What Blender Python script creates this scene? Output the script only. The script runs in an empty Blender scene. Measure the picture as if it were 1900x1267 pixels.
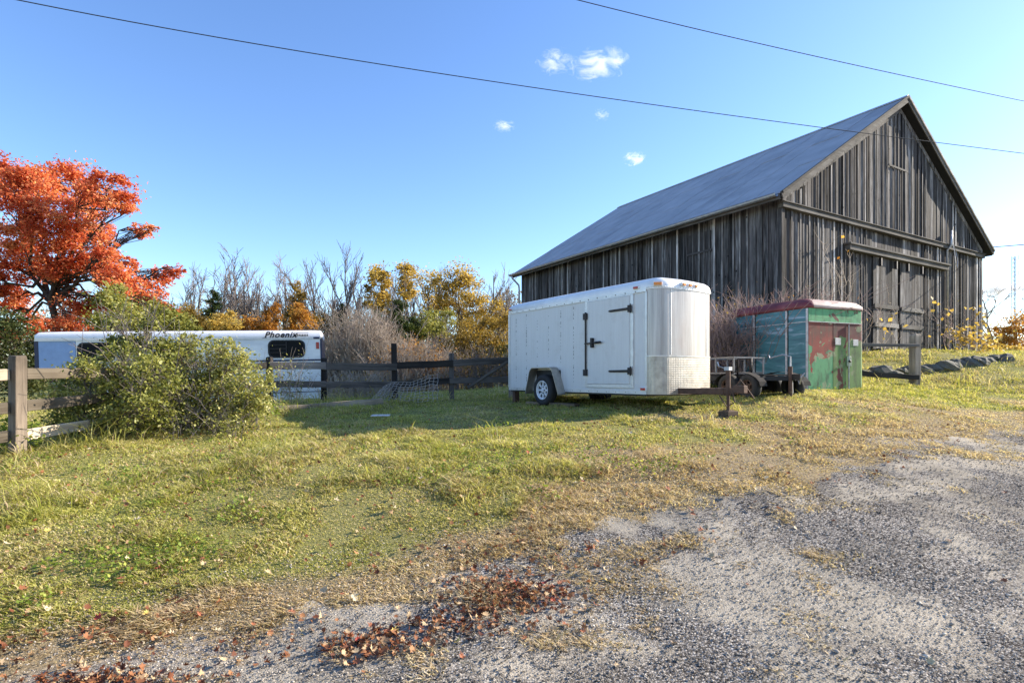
import bpy, math, random
import numpy as np
from mathutils import Vector, Matrix
SC = bpy.context.scene
COL = SC.collection
rad = math.radians
# ------------------------------------------------------------------ camera, sky, sun, exposure
cam_d = bpy.data.cameras.new('camera'); CAM = bpy.data.objects.new('camera', cam_d); COL.objects.link(CAM)
CAM.location = (0, 0, 1.5); CAM.rotation_euler = (rad(90), 0, 0)
cam_d.sensor_width = 36.0; cam_d.lens = 36.0*1040/1900; cam_d.shift_y = 66.5/1900
cam_d.clip_start = 0.05; cam_d.clip_end = 9000
SC.camera = CAM
SUN_EL, SUN_AZ = 25.0, 73.0          # azimuth clockwise from the view direction (+Y)
W = bpy.data.worlds.new('World'); SC.world = W; W.use_nodes = True
wn = W.node_tree.nodes; wl = W.node_tree.links
sky = wn.new('ShaderNodeTexSky'); sky.sky_type = 'NISHITA'; sky.sun_disc = False
sky.sun_elevation = rad(SUN_EL); sky.sun_rotation = rad(SUN_AZ)
sky.air_density = 1.0; sky.dust_density = 0.3; sky.ozone_density = 3.0
hs = wn.new('ShaderNodeHueSaturation'); hs.inputs['Saturation'].default_value = 1.12; hs.inputs['Hue'].default_value = 0.508
wl.new(sky.outputs[0], hs.inputs['Color'])
wl.new(hs.outputs[0], wn['Background'].inputs['Color'])
wn['Background'].inputs['Strength'].default_value = 0.128
sd_ = bpy.data.lights.new('sun', 'SUN'); SUN = bpy.data.objects.new('sun', sd_); COL.objects.link(SUN)
sd_.energy = 5.0; sd_.angle = rad(0.5); sd_.color = (1.0, 0.90, 0.76)
S = Vector((math.sin(rad(SUN_AZ))*math.cos(rad(SUN_EL)), math.cos(rad(SUN_AZ))*math.cos(rad(SUN_EL)), math.sin(rad(SUN_EL))))
SUN.rotation_euler = S.to_track_quat('Z', 'Y').to_euler(); SUN.location = S*60
vs = SC.view_settings; vs.view_transform = 'Standard'; vs.look = 'None'; vs.gamma = 1.0
vs.exposure = 1.32; vs.use_curve_mapping = False
SC.cycles.use_denoising = True
SC.cycles.max_bounces = 8; SC.cycles.diffuse_bounces = 3; SC.cycles.glossy_bounces = 3
SC.cycles.transmission_bounces = 4; SC.cycles.transparent_max_bounces = 8
SC.cycles.volume_bounces = 8

# ------------------------------------------------------------------ helpers
def at(px, py, d):                    # a place in the yard from where it shows in the photo and how far off it is
    return Vector(((px-950)/1040*d, d, 1.5+(700-py)/1040*d))
def _h(ix, iy, seed):
    n = (ix.astype(np.int64)*374761393 + iy.astype(np.int64)*668265263 + seed*1274126177) & 0xffffffff
    n = ((n ^ (n >> 13))*1103515245) & 0xffffffff
    n = ((n ^ (n >> 15))*2246822519) & 0xffffffff
    return ((n ^ (n >> 16)) & 0xffffff)/float(0x1000000)
def vn(x, y, s, seed=0):
    x = np.asarray(x, float)/s + 1000.3; y = np.asarray(y, float)/s + 1000.7
    ix, iy = np.floor(x), np.floor(y); fx, fy = x-ix, y-iy
    fx = fx*fx*(3-2*fx); fy = fy*fy*(3-2*fy)
    a = _h(ix, iy, seed); b = _h(ix+1, iy, seed); c = _h(ix, iy+1, seed); d = _h(ix+1, iy+1, seed)
    return (a*(1-fx)+b*fx)*(1-fy) + (c*(1-fx)+d*fx)*fy
def fbm(x, y, s, seed=0):
    return (vn(x, y, s, seed)*4 + vn(x, y, s/2.1, seed+1)*2 + vn(x, y, s/4.3, seed+2))/7
def sstep(a, b, x):
    t = np.clip((x-a)/(b-a), 0, 1); return t*t*(3-2*t)

def tag(o, label=None, cat=None, group=None, kind=None):
    for k, v in (('label', label), ('category', cat), ('group', group), ('kind', kind)):
        if v: o[k] = v
    return o
def thing(name, label, cat, loc=(0, 0, 0), rotz=0, group=None):
    o = bpy.data.objects.new(name, None); COL.objects.link(o); o.empty_display_size = 0.2
    o.location = loc; o.rotation_euler = (0, 0, rotz)
    return tag(o, label, cat, group)
def link(name, me, mat=None, parent=None, loc=None, rot=None):
    if mat is not None and not me.materials: me.materials.append(mat)
    o = bpy.data.objects.new(name, me); COL.objects.link(o)
    if parent: o.parent = parent
    if loc is not None: o.location = loc
    if rot is not None: o.rotation_euler = rot
    return o
def bulk(name, V, F, mat, parent=None, attrs=None, smooth=False, loc=None):
    V = np.asarray(V, np.float32); F = np.asarray(F, np.int32); m, k = F.shape
    me = bpy.data.meshes.new(name)
    me.vertices.add(len(V)); me.vertices.foreach_set('co', V.ravel())
    me.loops.add(m*k); me.loops.foreach_set('vertex_index', F.ravel())
    me.polygons.add(m); me.polygons.foreach_set('loop_start', np.arange(0, m*k, k, dtype=np.int32))
    if smooth: me.polygons.foreach_set('use_smooth', np.ones(m, bool))
    me.update(calc_edges=True)
    for an, (dom, arr) in (attrs or {}).items():
        a = me.attributes.new(an, 'FLOAT', dom); a.data.foreach_set('value', np.asarray(arr, np.float32))
    return link(name, me, mat, parent, loc)
class MB:
    def __init__(s): s.v = []; s.f = []
    def add(s, vs_, fs):
        b = len(s.v); s.v += [tuple(p) for p in vs_]; s.f += [tuple(i+b for i in q) for q in fs]; return s
    def box(s, x0, x1, y0, y1, z0, z1, M=None):
        vs_ = [Vector((x, y, z)) for z in (z0, z1) for y in (y0, y1) for x in (x0, x1)]
        if M is not None: vs_ = [M @ p for p in vs_]
        return s.add(vs_, [(0, 2, 3, 1), (4, 5, 7, 6), (0, 1, 5, 4), (2, 6, 7, 3), (0, 4, 6, 2), (1, 3, 7, 5)])
    def beam(s, p0, p1, w, h, roll=0, up=(0, 0, 1)):
        p0, p1 = Vector(p0), Vector(p1); d = (p1-p0); L = d.length; d.normalize(); u = Vector(up)
        if abs(d.dot(u)) > .98: u = Vector((1, 0, 0))
        sdv = d.cross(u).normalized(); u = sdv.cross(d)
        if roll: q = Matrix.Rotation(roll, 3, d); sdv = q @ sdv; u = q @ u
        M = Matrix((( *sdv,),( *d,),( *u,))).transposed().to_4x4(); M.translation = p0
        return s.box(-w/2, w/2, 0, L, -h/2, h/2, M)
    def tube(s, pts, r, n=8, cap=True):
        pts = [Vector(p) for p in pts]; m = len(pts); rs = r if hasattr(r, '__len__') else [r]*m
        b = len(s.v); u0 = None
        for i, p in enumerate(pts):
            t = (pts[min(i+1, m-1)]-pts[max(i-1, 0)]).normalized()
            if u0 is None:
                u0 = t.orthogonal().normalized()
            else:
                u0 = (u0-t*u0.dot(t)).normalized()
            w = t.cross(u0)
            for k in range(n):
                a = 2*math.pi*k/n; s.v.append(tuple(p+(u0*math.cos(a)+w*math.sin(a))*rs[i]))
        for i in range(m-1):
            for k in range(n):
                s.f.append((b+i*n+k, b+i*n+(k+1) % n, b+(i+1)*n+(k+1) % n, b+(i+1)*n+k))
        if cap:
            s.f.append(tuple(b+k for k in reversed(range(n)))); s.f.append(tuple(b+(m-1)*n+k for k in range(n)))
        return s
    def prism(s, poly, vec):
        vec = Vector(vec); n = len(poly); a = [Vector(p) for p in poly]
        return s.add(a+[p+vec for p in a], [tuple(reversed(range(n))), tuple(range(n, 2*n))]+[(i, (i+1) % n, n+(i+1) % n, n+i) for i in range(n)])
    def loft(s, rings, closed=True, cap0=False, cap1=False):
        n = len(rings[0]); b = len(s.v)
        for r in rings: s.v += [tuple(p) for p in r]
        for i in range(len(rings)-1):
            for k in range(n if closed else n-1):
                s.f.append((b+i*n+k, b+i*n+(k+1) % n, b+(i+1)*n+(k+1) % n, b+(i+1)*n+k))
        if cap0: s.f.append(tuple(b+k for k in reversed(range(n))))
        if cap1: s.f.append(tuple(b+(len(rings)-1)*n+k for k in range(n)))
        return s
    def lathe(s, prof, c, axis, n=24):       # prof: (radius, along-axis)
        ax = Vector(axis).normalized(); u = ax.orthogonal().normalized(); w = ax.cross(u); c = Vector(c)
        rings = [[c+ax*h+(u*math.cos(2*math.pi*k/n)+w*math.sin(2*math.pi*k/n))*r for k in range(n)] for r, h in prof]
        return s.loft(rings)
    def mesh(s, name, smooth=False):
        me = bpy.data.meshes.new(name); me.from_pydata(s.v, [], s.f)
        if smooth: me.polygons.foreach_set('use_smooth', [True]*len(me.polygons))
        me.update(); return me
    def build(s, name, mat, parent=None, smooth=False, bevel=0, loc=None, rot=None, seg=2):
        o = link(name, s.mesh(name, smooth), mat, parent, loc, rot)
        if bevel:
            b = o.modifiers.new('bevel', 'BEVEL'); b.width = bevel; b.segments = seg; b.limit_method = 'ANGLE'; b.angle_limit = rad(35)
        return o
def copy_tree(o, parent=None):
    c = o.copy(); COL.objects.link(c); c.parent = parent
    for ch in list(o.children): copy_tree(ch, c)
    return c

# ------------------------------------------------------------------ materials
class NT:
    def __init__(s, name):
        m = bpy.data.materials.new(name); m.use_nodes = True; s.m = m; s.n = m.node_tree.nodes; s.l = m.node_tree.links
        s.b = s.n['Principled BSDF']; s.out = s.n['Material Output']
    def new(s, t, **kw):
        nd = s.n.new(t)
        for k, v in kw.items(): setattr(nd, k, v)
        return nd
    def c(s, a, b): s.l.new(a, b)
    def coords(s, stretch=(1, 1, 1), objrand=True, kind='Object'):
        tc = s.new('ShaderNodeTexCoord'); mp = s.new('ShaderNodeMapping'); mp.inputs['Scale'].default_value = stretch
        s.c(tc.outputs[kind], mp.inputs['Vector'])
        if objrand:
            oi = s.new('ShaderNodeObjectInfo'); mu = s.new('ShaderNodeMath', operation='MULTIPLY'); mu.inputs[1].default_value = 57.0
            s.c(oi.outputs['Random'], mu.inputs[0])
            cb = s.new('ShaderNodeCombineXYZ')
            for i in range(3): s.c(mu.outputs[0], cb.inputs[i])
            s.c(cb.outputs[0], mp.inputs['Location'])
        return mp.outputs[0]
    def noise(s, vec, scale, detail=4, rough=.55, dist=0):
        n = s.new('ShaderNodeTexNoise'); n.inputs['Scale'].default_value = scale; n.inputs['Detail'].default_value = detail
        n.inputs['Roughness'].default_value = rough; n.inputs['Distortion'].default_value = dist
        if vec is not None: s.c(vec, n.inputs['Vector'])
        return n.outputs['Fac']
    def ramp(s, fac, stops, interp='LINEAR'):
        r = s.new('ShaderNodeValToRGB'); r.color_ramp.interpolation = interp; e = r.color_ramp.elements
        while len(e) < len(stops): e.new(.5)
        for el, (p, col) in zip(e, stops):
            el.position = p; el.color = (*(col if hasattr(col, '__len__') else (col,)*3), 1)
        s.c(fac, r.inputs[0]); return r.outputs[0]
    def mix(s, fac, a, b, mode='MIX'):
        n = s.new('ShaderNodeMix', data_type='RGBA', blend_type=mode)
        for sock, v in ((n.inputs[0], fac), (n.inputs[6], a), (n.inputs[7], b)):
            if hasattr(v, 'links'): s.c(v, sock)
            elif hasattr(v, '__len__'): sock.default_value = (*v, 1)
            else: sock.default_value = v
        return n.outputs[2]
    def math(s, op, a, b=0.0):
        n = s.new('ShaderNodeMath', operation=op)
        for sock, v in ((n.inputs[0], a), (n.inputs[1], b)):
            if hasattr(v, 'links'): s.c(v, sock)
            else: sock.default_value = v
        return n.outputs[0]
    def bump(s, h, strength, dist=.01):
        b = s.new('ShaderNodeBump'); b.inputs['Strength'].default_value = strength; b.inputs['Distance'].default_value = dist
        s.c(h, b.inputs['Height']); s.c(b.outputs[0], s.b.inputs['Normal']); return b
    def attr(s, name):
        a = s.new('ShaderNodeAttribute'); a.attribute_name = name; return a.outputs['Fac']
    def col(s, v):
        if hasattr(v, 'links'): s.c(v, s.b.inputs['Base Color'])
        else: s.b.inputs['Base Color'].default_value = (*v, 1)
    def set(s, rough=.7, metal=0.0, spec=None):
        if hasattr(rough, 'links'): s.c(rough, s.b.inputs['Roughness'])
        else: s.b.inputs['Roughness'].default_value = rough
        s.b.inputs['Metallic'].default_value = metal
        if spec is not None: s.b.inputs['Specular IOR Level'].default_value = spec
        return s
def plain(name, col, rough=.6, metal=0, var=.25, scale=6, bump=.15, stretch=(1, 1, 1), spec=None, dirt=None, dirt_amt=.5):
    t = NT(name); v = t.coords(stretch); n = t.noise(v, scale, 6, .65)
    c = t.ramp(n, [(.25, tuple(x*(1-var) for x in col)), (.75, tuple(min(1, x*(1+var)) for x in col))])
    if dirt:
        d = t.ramp(t.noise(v, scale*.45, 8, .75), [(.5, 0.0), (.72, dirt_amt)]); c = t.mix(d, c, dirt)
    t.col(c); t.set(rough, metal, spec)
    if bump: t.bump(t.noise(v, scale*9, 4), bump, .004)
    return t.m
def wood(name, dark, light, tint=None, sc=1.0, contrast=(.32, .68), knots=True, axis='Z', bump=.7):
    t = NT(name)
    st = {'Z': (1, 1, .045), 'X': (.045, 1, 1), 'Y': (1, .045, 1)}[axis]
    v = t.coords(st); g = t.noise(v, 38*sc, 6, .7, .4); g2 = t.noise(v, 11*sc, 4, .6)
    mixg = t.math('ADD', t.math('MULTIPLY', g, .55), t.math('MULTIPLY', g2, .45))
    c = t.ramp(mixg, [(contrast[0], dark), ((contrast[0]+contrast[1])/2, tuple((a*.55+b*.45) for a, b in zip(dark, light))), (contrast[1], light)])
    oi = t.new('ShaderNodeObjectInfo')
    br = t.ramp(oi.outputs['Random'], [(0, .22), (.4, .50), (.62, .85), (.85, 1.2), (1, 2.0)])
    c = t.mix(1.0, c, br, 'MULTIPLY')
    v2 = t.coords((1, 1, 1)); big = t.ramp(t.noise(v2, .9, 4, .6), [(.35, .55), (.65, 1.15)])
    c = t.mix(1.0, c, big, 'MULTIPLY')
    if tint: c = t.mix(t.ramp(t.noise(v2, .5, 3), [(.4, 0.0), (.65, .6)]), c, tint)
    if knots:
        vo = t.new('ShaderNodeTexVoronoi'); vo.inputs['Scale'].default_value = 3.0; t.c(t.coords((1, 1, .8)), vo.inputs['Vector'])
        k = t.ramp(vo.outputs['Distance'], [(.05, 1.0), (.11, 0.0)]); c = t.mix(k, c, tuple(x*.5 for x in dark))
    t.col(c); t.set(.9, 0, .2); t.bump(mixg, bump, .012)
    return t.m
def leafmat(name, stops, transl=.4, rough=.6):
    t = NT(name); r = t.attr('rnd'); c = t.ramp(r, stops)
    df = t.b; t.col(c); t.set(rough, 0, .25)
    tr = t.new('ShaderNodeBsdfTranslucent'); t.c(t.mix(1.0, c, (1.35, 1.25, .9), 'MULTIPLY'), tr.inputs['Color'])
    mx = t.new('ShaderNodeMixShader'); mx.inputs[0].default_value = transl
    t.c(df.outputs[0], mx.inputs[1]); t.c(tr.outputs[0], mx.inputs[2]); t.c(mx.outputs[0], t.out.inputs['Surface'])
    return t.m
# ------------------------------------------------------------------ terrain
CTRL = np.array([(-8, -2, -.1), (0, -3, 0), (8, -3, 0), (-7, 2, 0), (-3, 2.7, 0), (0, 2.7, .0), (3, 2.7, .02), (7, 3, .05), (12, 2, .1), (-10, 5, .2),
 (0, 5.5, .42), (3, 5.5, .46), (-3, 5, .3), (-6.35, 7.2, .53), (6, 5.5, .4), (3.55, 9, .87), (.9, 11.7, .91), (-.5, 12.6, .91), (2, 9.8, .89), (-2.4, 7.4, .62), (-4, 10, .72),
 (-2.9, 13.8, .93), (-4.5, 13.5, .9), (-7, 11, .66), (4.9, 10.2, 1.10), (6.24, 11.8, 1.24), (8, 13, 1.31), (9.84, 13.7, 1.3), (8, 8.3, .62), (12, 9, .75), (13, 14.2, 1.5),
 (7.6, 15.8, 1.85), (12.35, 18.4, 2.38), (18.9, 22.2, 2.5), (25, 24, 2.6), (14, 16.2, 2.0), (10.8, 15.4, 1.72), (20, 14, 1.5), (4, 16, 1.3), (0.4, 28, 1.0), (-8, 18.5, .6), (-13, 18.5, .6), (-20, 30, .5), (-12, 12, .55), (-20, 8, .3),
 (-10, 60, .4), (20, 60, 1.4), (60, 60, 1.8), (-60, 60, .2), (0, 150, .5), (150, 150, .8), (-150, 150, .2), (40, 20, 2.0), (-40, 5, .1), (40, -5, .3), (0, -30, -.3), (-60, -40, -.3), (60, -40, 0), (0, 400, .5), (400, 400, .5), (-400, 400, .3), (400, -100, .2), (-400, -100, 0)], float)
def _k(r2): return np.sqrt(r2+1.2)
_n = len(CTRL); _d2 = ((CTRL[:, None, :2]-CTRL[None, :, :2])**2).sum(-1)
_A = np.zeros((_n+1, _n+1)); _A[:_n, :_n] = _k(_d2)-np.eye(_n)*.02; _A[:_n, _n] = 1; _A[_n, :_n] = 1
_w = np.linalg.solve(_A, np.append(CTRL[:, 2], 0))
def hz(x, y):
    x = np.atleast_1d(np.asarray(x, float)); y = np.atleast_1d(np.asarray(y, float)); shp = x.shape
    x = x.ravel(); y = y.ravel(); out = np.empty(len(x))
    for i in range(0, len(x), 40000):
        xs, ys = x[i:i+40000, None], y[i:i+40000, None]
        out[i:i+40000] = _k((xs-CTRL[None, :, 0])**2+(ys-CTRL[None, :, 1])**2) @ _w[:_n] + _w[_n]
    far = sstep(300, 900, np.hypot(x, y)); out = out*(1-far)+.3*far
    out += (vn(x, y, 1.3, 5)-.5)*.05*(1-far)+(vn(x, y, .6, 6)-.5)*.022*(1-far)
    return out.reshape(shp)
def gz(x, y): return float(hz(x, y)[0])
EDGE = np.array([(-14, -1.4), (-2.5, 2.62), (-1.9, 2.98), (-1.1, 3.38), (-.45, 3.78), (.35, 4.02), (1.25, 4.5), (2.97, 5.6), (5.0, 6.9), (7.8, 8.5), (16, 11.5), (40, 18)], float)
def sdrive(x, y):                      # distance from the drive's edge, positive on the grass side
    x = np.asarray(x, float); y = np.asarray(y, float); best = np.full(x.shape, 1e9); sg = np.ones(x.shape)
    for a, b in zip(EDGE[:-1], EDGE[1:]):
        d = b-a; L2 = (d**2).sum(); t = np.clip(((x-a[0])*d[0]+(y-a[1])*d[1])/L2, 0, 1)
        ex = x-(a[0]+t*d[0]); ey = y-(a[1]+t*d[1]); r = np.hypot(ex, ey); s_ = np.sign(d[0]*(y-a[1])-d[1]*(x-a[0]))
        m = r < best; best = np.where(m, r, best); sg = np.where(m, s_, sg)
    return best*sg
def dryness(x, y, sd):
    wd = 1.0 + 2.5*sstep(-1.2, 1.8, x) - 1.2*sstep(5.5, 9, x)
    v = 1-sstep(.3, 1.0, sd/wd + (fbm(x, y, .8, 21)-.5)*1.5)
    base = .24*sstep(.45, .75, fbm(x, y, 1.7, 31)) + .12
    return np.clip(np.maximum(v, base), 0, 1)
def gravelly(x, y, sd):                # 1 where bare gravel shows
    wd = .5 + 1.4*sstep(-1.0, 2.5, x)
    return sstep(.0, .25, -(sd/wd) + (fbm(x, y, .9, 41)-.5)*2.0 + .12)

t = NT('soil_and_turf'); v = t.coords((1, 1, 1), False)
dry = t.attr('dry'); gr = t.attr('grav'); n1 = t.noise(v, 45, 8, .8); n2 = t.noise(v, 48, 6, .8)
green = t.ramp(n1, [(.3, (.08, .095, .02)), (.5, (.20, .21, .05)), (.7, (.34, .30, .12))])
straw = t.ramp(n2, [(.34, (.07, .05, .03)), (.5, (.26, .195, .11)), (.66, (.50, .40, .25))])
grey = t.ramp(n2, [(.35, (.10, .092, .085)), (.6, (.42, .38, .34))])
c = t.mix(dry, green, straw); c = t.mix(t.math('MULTIPLY', gr, .8), c, grey); t.col(c); t.set(.95, 0, .1); t.bump(t.noise(v, 35, 6, .7), .8, .03)
M_GROUND = t.m
t = NT('gravel'); v = t.coords((1, 1, 1), False)
vo = t.new('ShaderNodeTexVoronoi'); vo.inputs['Scale'].default_value = 85; vo.inputs['Randomness'].default_value = 1; t.c(v, vo.inputs['Vector'])
sep = t.new('ShaderNodeSeparateColor'); t.c(vo.outputs['Color'], sep.inputs[0])
chip = t.ramp(sep.outputs[0], [(.0, (.095, .084, .073)), (.35, (.27, .24, .208)), (.7, (.45, .405, .35)), (1, (.68, .62, .53))])
edge = t.ramp(vo.outputs['Distance'], [(.25, 1.0), (.75, .25)])
chip = t.mix(1.0, chip, edge, 'MULTIPLY')
dust = t.ramp(t.noise(v, .9, 9, .68, .5), [(.47, 0.0), (.57, .85)]); fine = t.noise(v, 130, 3, .8)
dcol = t.ramp(fine, [(.30, (.19, .165, .13)), (.55, (.48, .42, .325)), (.7, (.64, .57, .45))])
c = t.mix(dust, chip, dcol); wear = t.ramp(t.noise(v, 1.7, 4, .6), [(.35, .72), (.65, 1.1)]); c = t.mix(1.0, c, wear, 'MULTIPLY')
t.col(c); t.set(1, 0, .0); t.bump(t.math('ADD', t.math('MULTIPLY', vo.outputs['Distance'], -.7), t.math('MULTIPLY', fine, .9)), .6, .007)
M_GRAVEL = t.m

def axis_pts(lo, hi, fine_lo, fine_hi, step, n):
    a = np.arange(fine_lo, fine_hi+step/2, step)
    g = (np.geomspace(1, 1+max(1, (hi-fine_hi)), n)-1)[1:]+fine_hi
    l = fine_lo-(np.geomspace(1, 1+max(1, (fine_lo-lo)), n)-1)[1:][::-1]
    return np.concatenate([l, a, g])
def sheet(name, xs, ys, off, mat, keep=None, attrs=True):
    X, Y = np.meshgrid(xs, ys); Z = hz(X, Y)+off; nx, ny = len(xs), len(ys)
    V = np.stack([X.ravel(), Y.ravel(), Z.ravel()], 1)
    i = np.arange(nx*ny).reshape(ny, nx); F = np.stack([i[:-1, :-1], i[:-1, 1:], i[1:, 1:], i[1:, :-1]], -1).reshape(-1, 4)
    if keep is not None:
        cx = V[F].mean(1); F = F[keep(cx[:, 0], cx[:, 1])]
        u, inv = np.unique(F.ravel(), return_inverse=True); V = V[u]; F = inv.reshape(F.shape)
    at_ = None
    if attrs:
        sd = sdrive(V[:, 0], V[:, 1]); at_ = {'dry': ('POINT', dryness(V[:, 0], V[:, 1], sd)), 'grav': ('POINT', gravelly(V[:, 0], V[:, 1], sd))}
    return bulk(name, V, F, mat, None, at_, True)
tag(sheet('ground', axis_pts(-3000, 3000, -14, 22, .14, 60), axis_pts(-600, 5000, 1, 20, .14, 60), 0, M_GROUND), kind='structure')
def drive_margin(x, y):
    return .10+(fbm(x, y, .7, 55)-.5)*1.1+.35*sstep(.6, .75, fbm(x, y, 1.6, 56))*sstep(-1, 2, x)-sdrive(x, y)
gd = sheet('gravel_drive', np.arange(-9, 24, .06), np.arange(-1, 14, .06), 0, M_GRAVEL, lambda x, y: drive_margin(x, y) > -.12, False)
co = np.empty(len(gd.data.vertices)*3, np.float32); gd.data.vertices.foreach_get('co', co); co = co.reshape(-1, 3); co[:, 2] += np.clip(drive_margin(co[:, 0], co[:, 1])*.06, -.012, .009); gd.data.vertices.foreach_set('co', co.ravel()); gd.data.update()
tag(gd, kind='structure')

# ------------------------------------------------------------------ foliage helpers
def tubes(polys, n=3):
    """polys: list of (points (m,3), radii (m,)) -> V, F quads"""
    Vs, Fs = [], []; base = 0
    ang = np.arange(n)*2*np.pi/n; ca, sa = np.cos(ang), np.sin(ang)
    for P, R in polys:
        P = np.asarray(P, float); m = len(P); T = np.gradient(P, axis=0); T /= np.linalg.norm(T, axis=1, keepdims=True)+1e-9
        ref = np.array([1, 0, 0.]) if abs(T[0][0]) < .8 else np.array([0, 1., 0])
        U = np.cross(T, ref); U /= np.linalg.norm(U, axis=1, keepdims=True)+1e-9; Wv = np.cross(T, U)
        ring = P[:, None]+(U[:, None]*ca[None, :, None]+Wv[:, None]*sa[None, :, None])*np.asarray(R)[:, None, None]
        Vs.append(ring.reshape(-1, 3)); k = np.arange(n)
        i = np.arange(m-1)[:, None]*n; a = base+i+k; b = base+i+(k+1) % n
        Fs.append(np.stack([a, b, b+n, a+n], -1).reshape(-1, 4)); base += m*n
    return np.concatenate(Vs), np.concatenate(Fs)
def leaves(P, size, rng, flat=.5, aspect=.6):
    """one quad leaf at each point"""
    n = len(P); nrm = rng.normal(size=(n, 3)); nrm[:, 2] = np.abs(nrm[:, 2])+flat; nrm /= np.linalg.norm(nrm, axis=1, keepdims=True)
    a = rng.normal(size=(n, 3)); a -= nrm*(a*nrm).sum(1, keepdims=True); a /= np.linalg.norm(a, axis=1, keepdims=True); b = np.cross(nrm, a)
    s = (size*(.6+.8*rng.random(n)))[:, None]
    V = np.stack([P-a*s*.5, P+b*s*.5*aspect+nrm*s*.08, P+a*s*.5, P-b*s*.5*aspect+nrm*s*.08], 1).reshape(-1, 3)
    return V, np.arange(4*n).reshape(n, 4)
def poly_to(p0, p1, rng, n=6, sag=.06, r0=.05, r1=.01):
    p0, p1 = np.asarray(p0, float), np.asarray(p1, float); L = np.linalg.norm(p1-p0); t_ = np.linspace(0, 1, n)[:, None]
    j = rng.normal(size=(n, 3))*L*sag; j[0] = j[-1] = 0
    P = p0+(p1-p0)*t_+j; P[:, 2] += (np.sin(t_[:, 0]*np.pi)*L*.06)
    return P, np.linspace(r0, r1, n)
def blob_plant(name, label, cat, base, blobs, nleaf, size, lmat, bmat, rng, trunk=None, flat=.5, group=None, sub=26, tight=.24, trunk_r=.15, trunk_name='trunk', crown='crown', zflat=.6, forks=2, fork_z=.45):
    """base: foot of the trunk; blobs: (world centre, radius); leaves hang in flat sprays round twig ends inside each blob"""
    base = np.array(base, float); root = thing(name, label, cat, tuple(base), 0, group)
    polys = []; LP = []; wts = np.array([b[1]**2.2 for b in blobs]); wts /= wts.sum()
    top = max(b[0][2]+b[1] for b in blobs); fork = base+np.array([rng.normal()*.1, rng.normal()*.1, (top-base[2])*fork_z])
    if trunk is not None: fork = np.array(trunk, float)
    polys.append(poly_to(base-np.array([0, 0, .15]), fork, rng, 6, .02, trunk_r, trunk_r*.7))
    for (c, r), wt in zip(blobs, wts):
        c = np.array(c, float); st = base+(fork-base)*(.75+.25*rng.random())
        P, R = poly_to(st, c, rng, 7, .05, trunk_r*.45*min(1.2, r/1.0+.3), trunk_r*.1); polys.append((P, R))
        ns = max(5, int(sub*(.6+.8*rng.random()))); d = rng.normal(size=(ns, 3)); d /= np.linalg.norm(d, axis=1, keepdims=True)
        sc_ = c+d*(r*(.35+.65*rng.random((ns, 1))**.6))*np.array([1, 1, .85])
        for q in sc_: polys.append(poly_to(P[rng.integers(3, 7)], q, rng, 4, .07, trunk_r*.09, trunk_r*.025))
        nl = int(nleaf*wt); pick = rng.integers(0, ns, nl)
        w_ = .4+1.2*rng.random(ns)
        off = rng.normal(size=(nl, 3))*np.array([1, 1, zflat])*(tight*r*w_[pick])[:, None]
        LP.append(sc_[pick]+off)
    V, F = tubes(polys, 5); bulk(trunk_name, V-base, F, bmat, root, None, True)
    P = np.concatenate(LP); V, F = leaves(P, size, rng, flat)
    cl = vn(P[:, 0]+P[:, 2], P[:, 1]-P[:, 2]*.7, .8, 3)
    bulk(crown, V-base, F, lmat, root, {'rnd': ('FACE', np.clip(rng.random(len(P))*.55+cl*.45, 0, 1))})
    return root
def grow(p, d, L, r, lvl, rng, out, up=.25, nb=(5, 6, 5), ang=.55, jit=.08, maxl=3):
    n = 6 if lvl < 2 else 4; P = [np.array(p, float)]; dd = np.array(d, float)
    for i in range(n):
        dd = dd+rng.normal(size=3)*jit*(1+lvl*.4); dd[2] += up*.25; dd /= np.linalg.norm(dd); P.append(P[-1]+dd*L/n)
    P = np.array(P); R = np.linspace(max(r, .024), max(.017, r*(.35 if lvl else .22)), n+1); out[min(lvl, 2)].append((P, R))
    if lvl >= maxl: return
    for k in range(nb[lvl]):
        f = .25+.72*(k+rng.random())/nb[lvl] if lvl == 0 else .15+.8*rng.random(); i = int(f*n); q = P[i]+(P[min(i+1, n)]-P[i])*(f*n-i)
        a = rng.normal(size=3); ax = a-dd*a.dot(dd); ax /= np.linalg.norm(ax)
        nd = dd*math.cos(ang)+ax*math.sin(ang)*(.7+.6*rng.random()); nd[2] += up; nd /= np.linalg.norm(nd)
        grow(q, nd, L*(.36+.22*rng.random())*(1.1-.35*f if lvl == 0 else 1), r*(.42 if lvl == 0 else .45), lvl+1, rng, out, up, nb, ang, jit, maxl)
def bare_mesh(seed, h, r, **kw):
    rng = np.random.default_rng(seed); out = [[], [], []]; grow((0, 0, -.2), (0, 0, 1), h, r, 0, rng, out, **kw)
    V, F = tubes(out[0]+out[1], 5); V2, F2 = tubes(out[2], 3); return V, F, V2, F2
def stems(base_pts, H, rng, r, spread=.35, twigs=4, n=5):
    polys = []
    for b, h in zip(base_pts, H):
        d = np.array([rng.normal()*spread, rng.normal()*spread, 1.]); tip = b+d*h; P, R = poly_to(b, tip, rng, n, .035, r, r*.4); polys.append((P, R))
        for k in range(twigs):
            i = rng.integers(1, n-1); e = P[i]+np.array([rng.normal()*.3, rng.normal()*.3, .25+.3*rng.random()])*h*.45*(1-.1*i); polys.append(poly_to(P[i], e, rng, 3, .03, r*.6, r*.3))
    return polys
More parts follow.
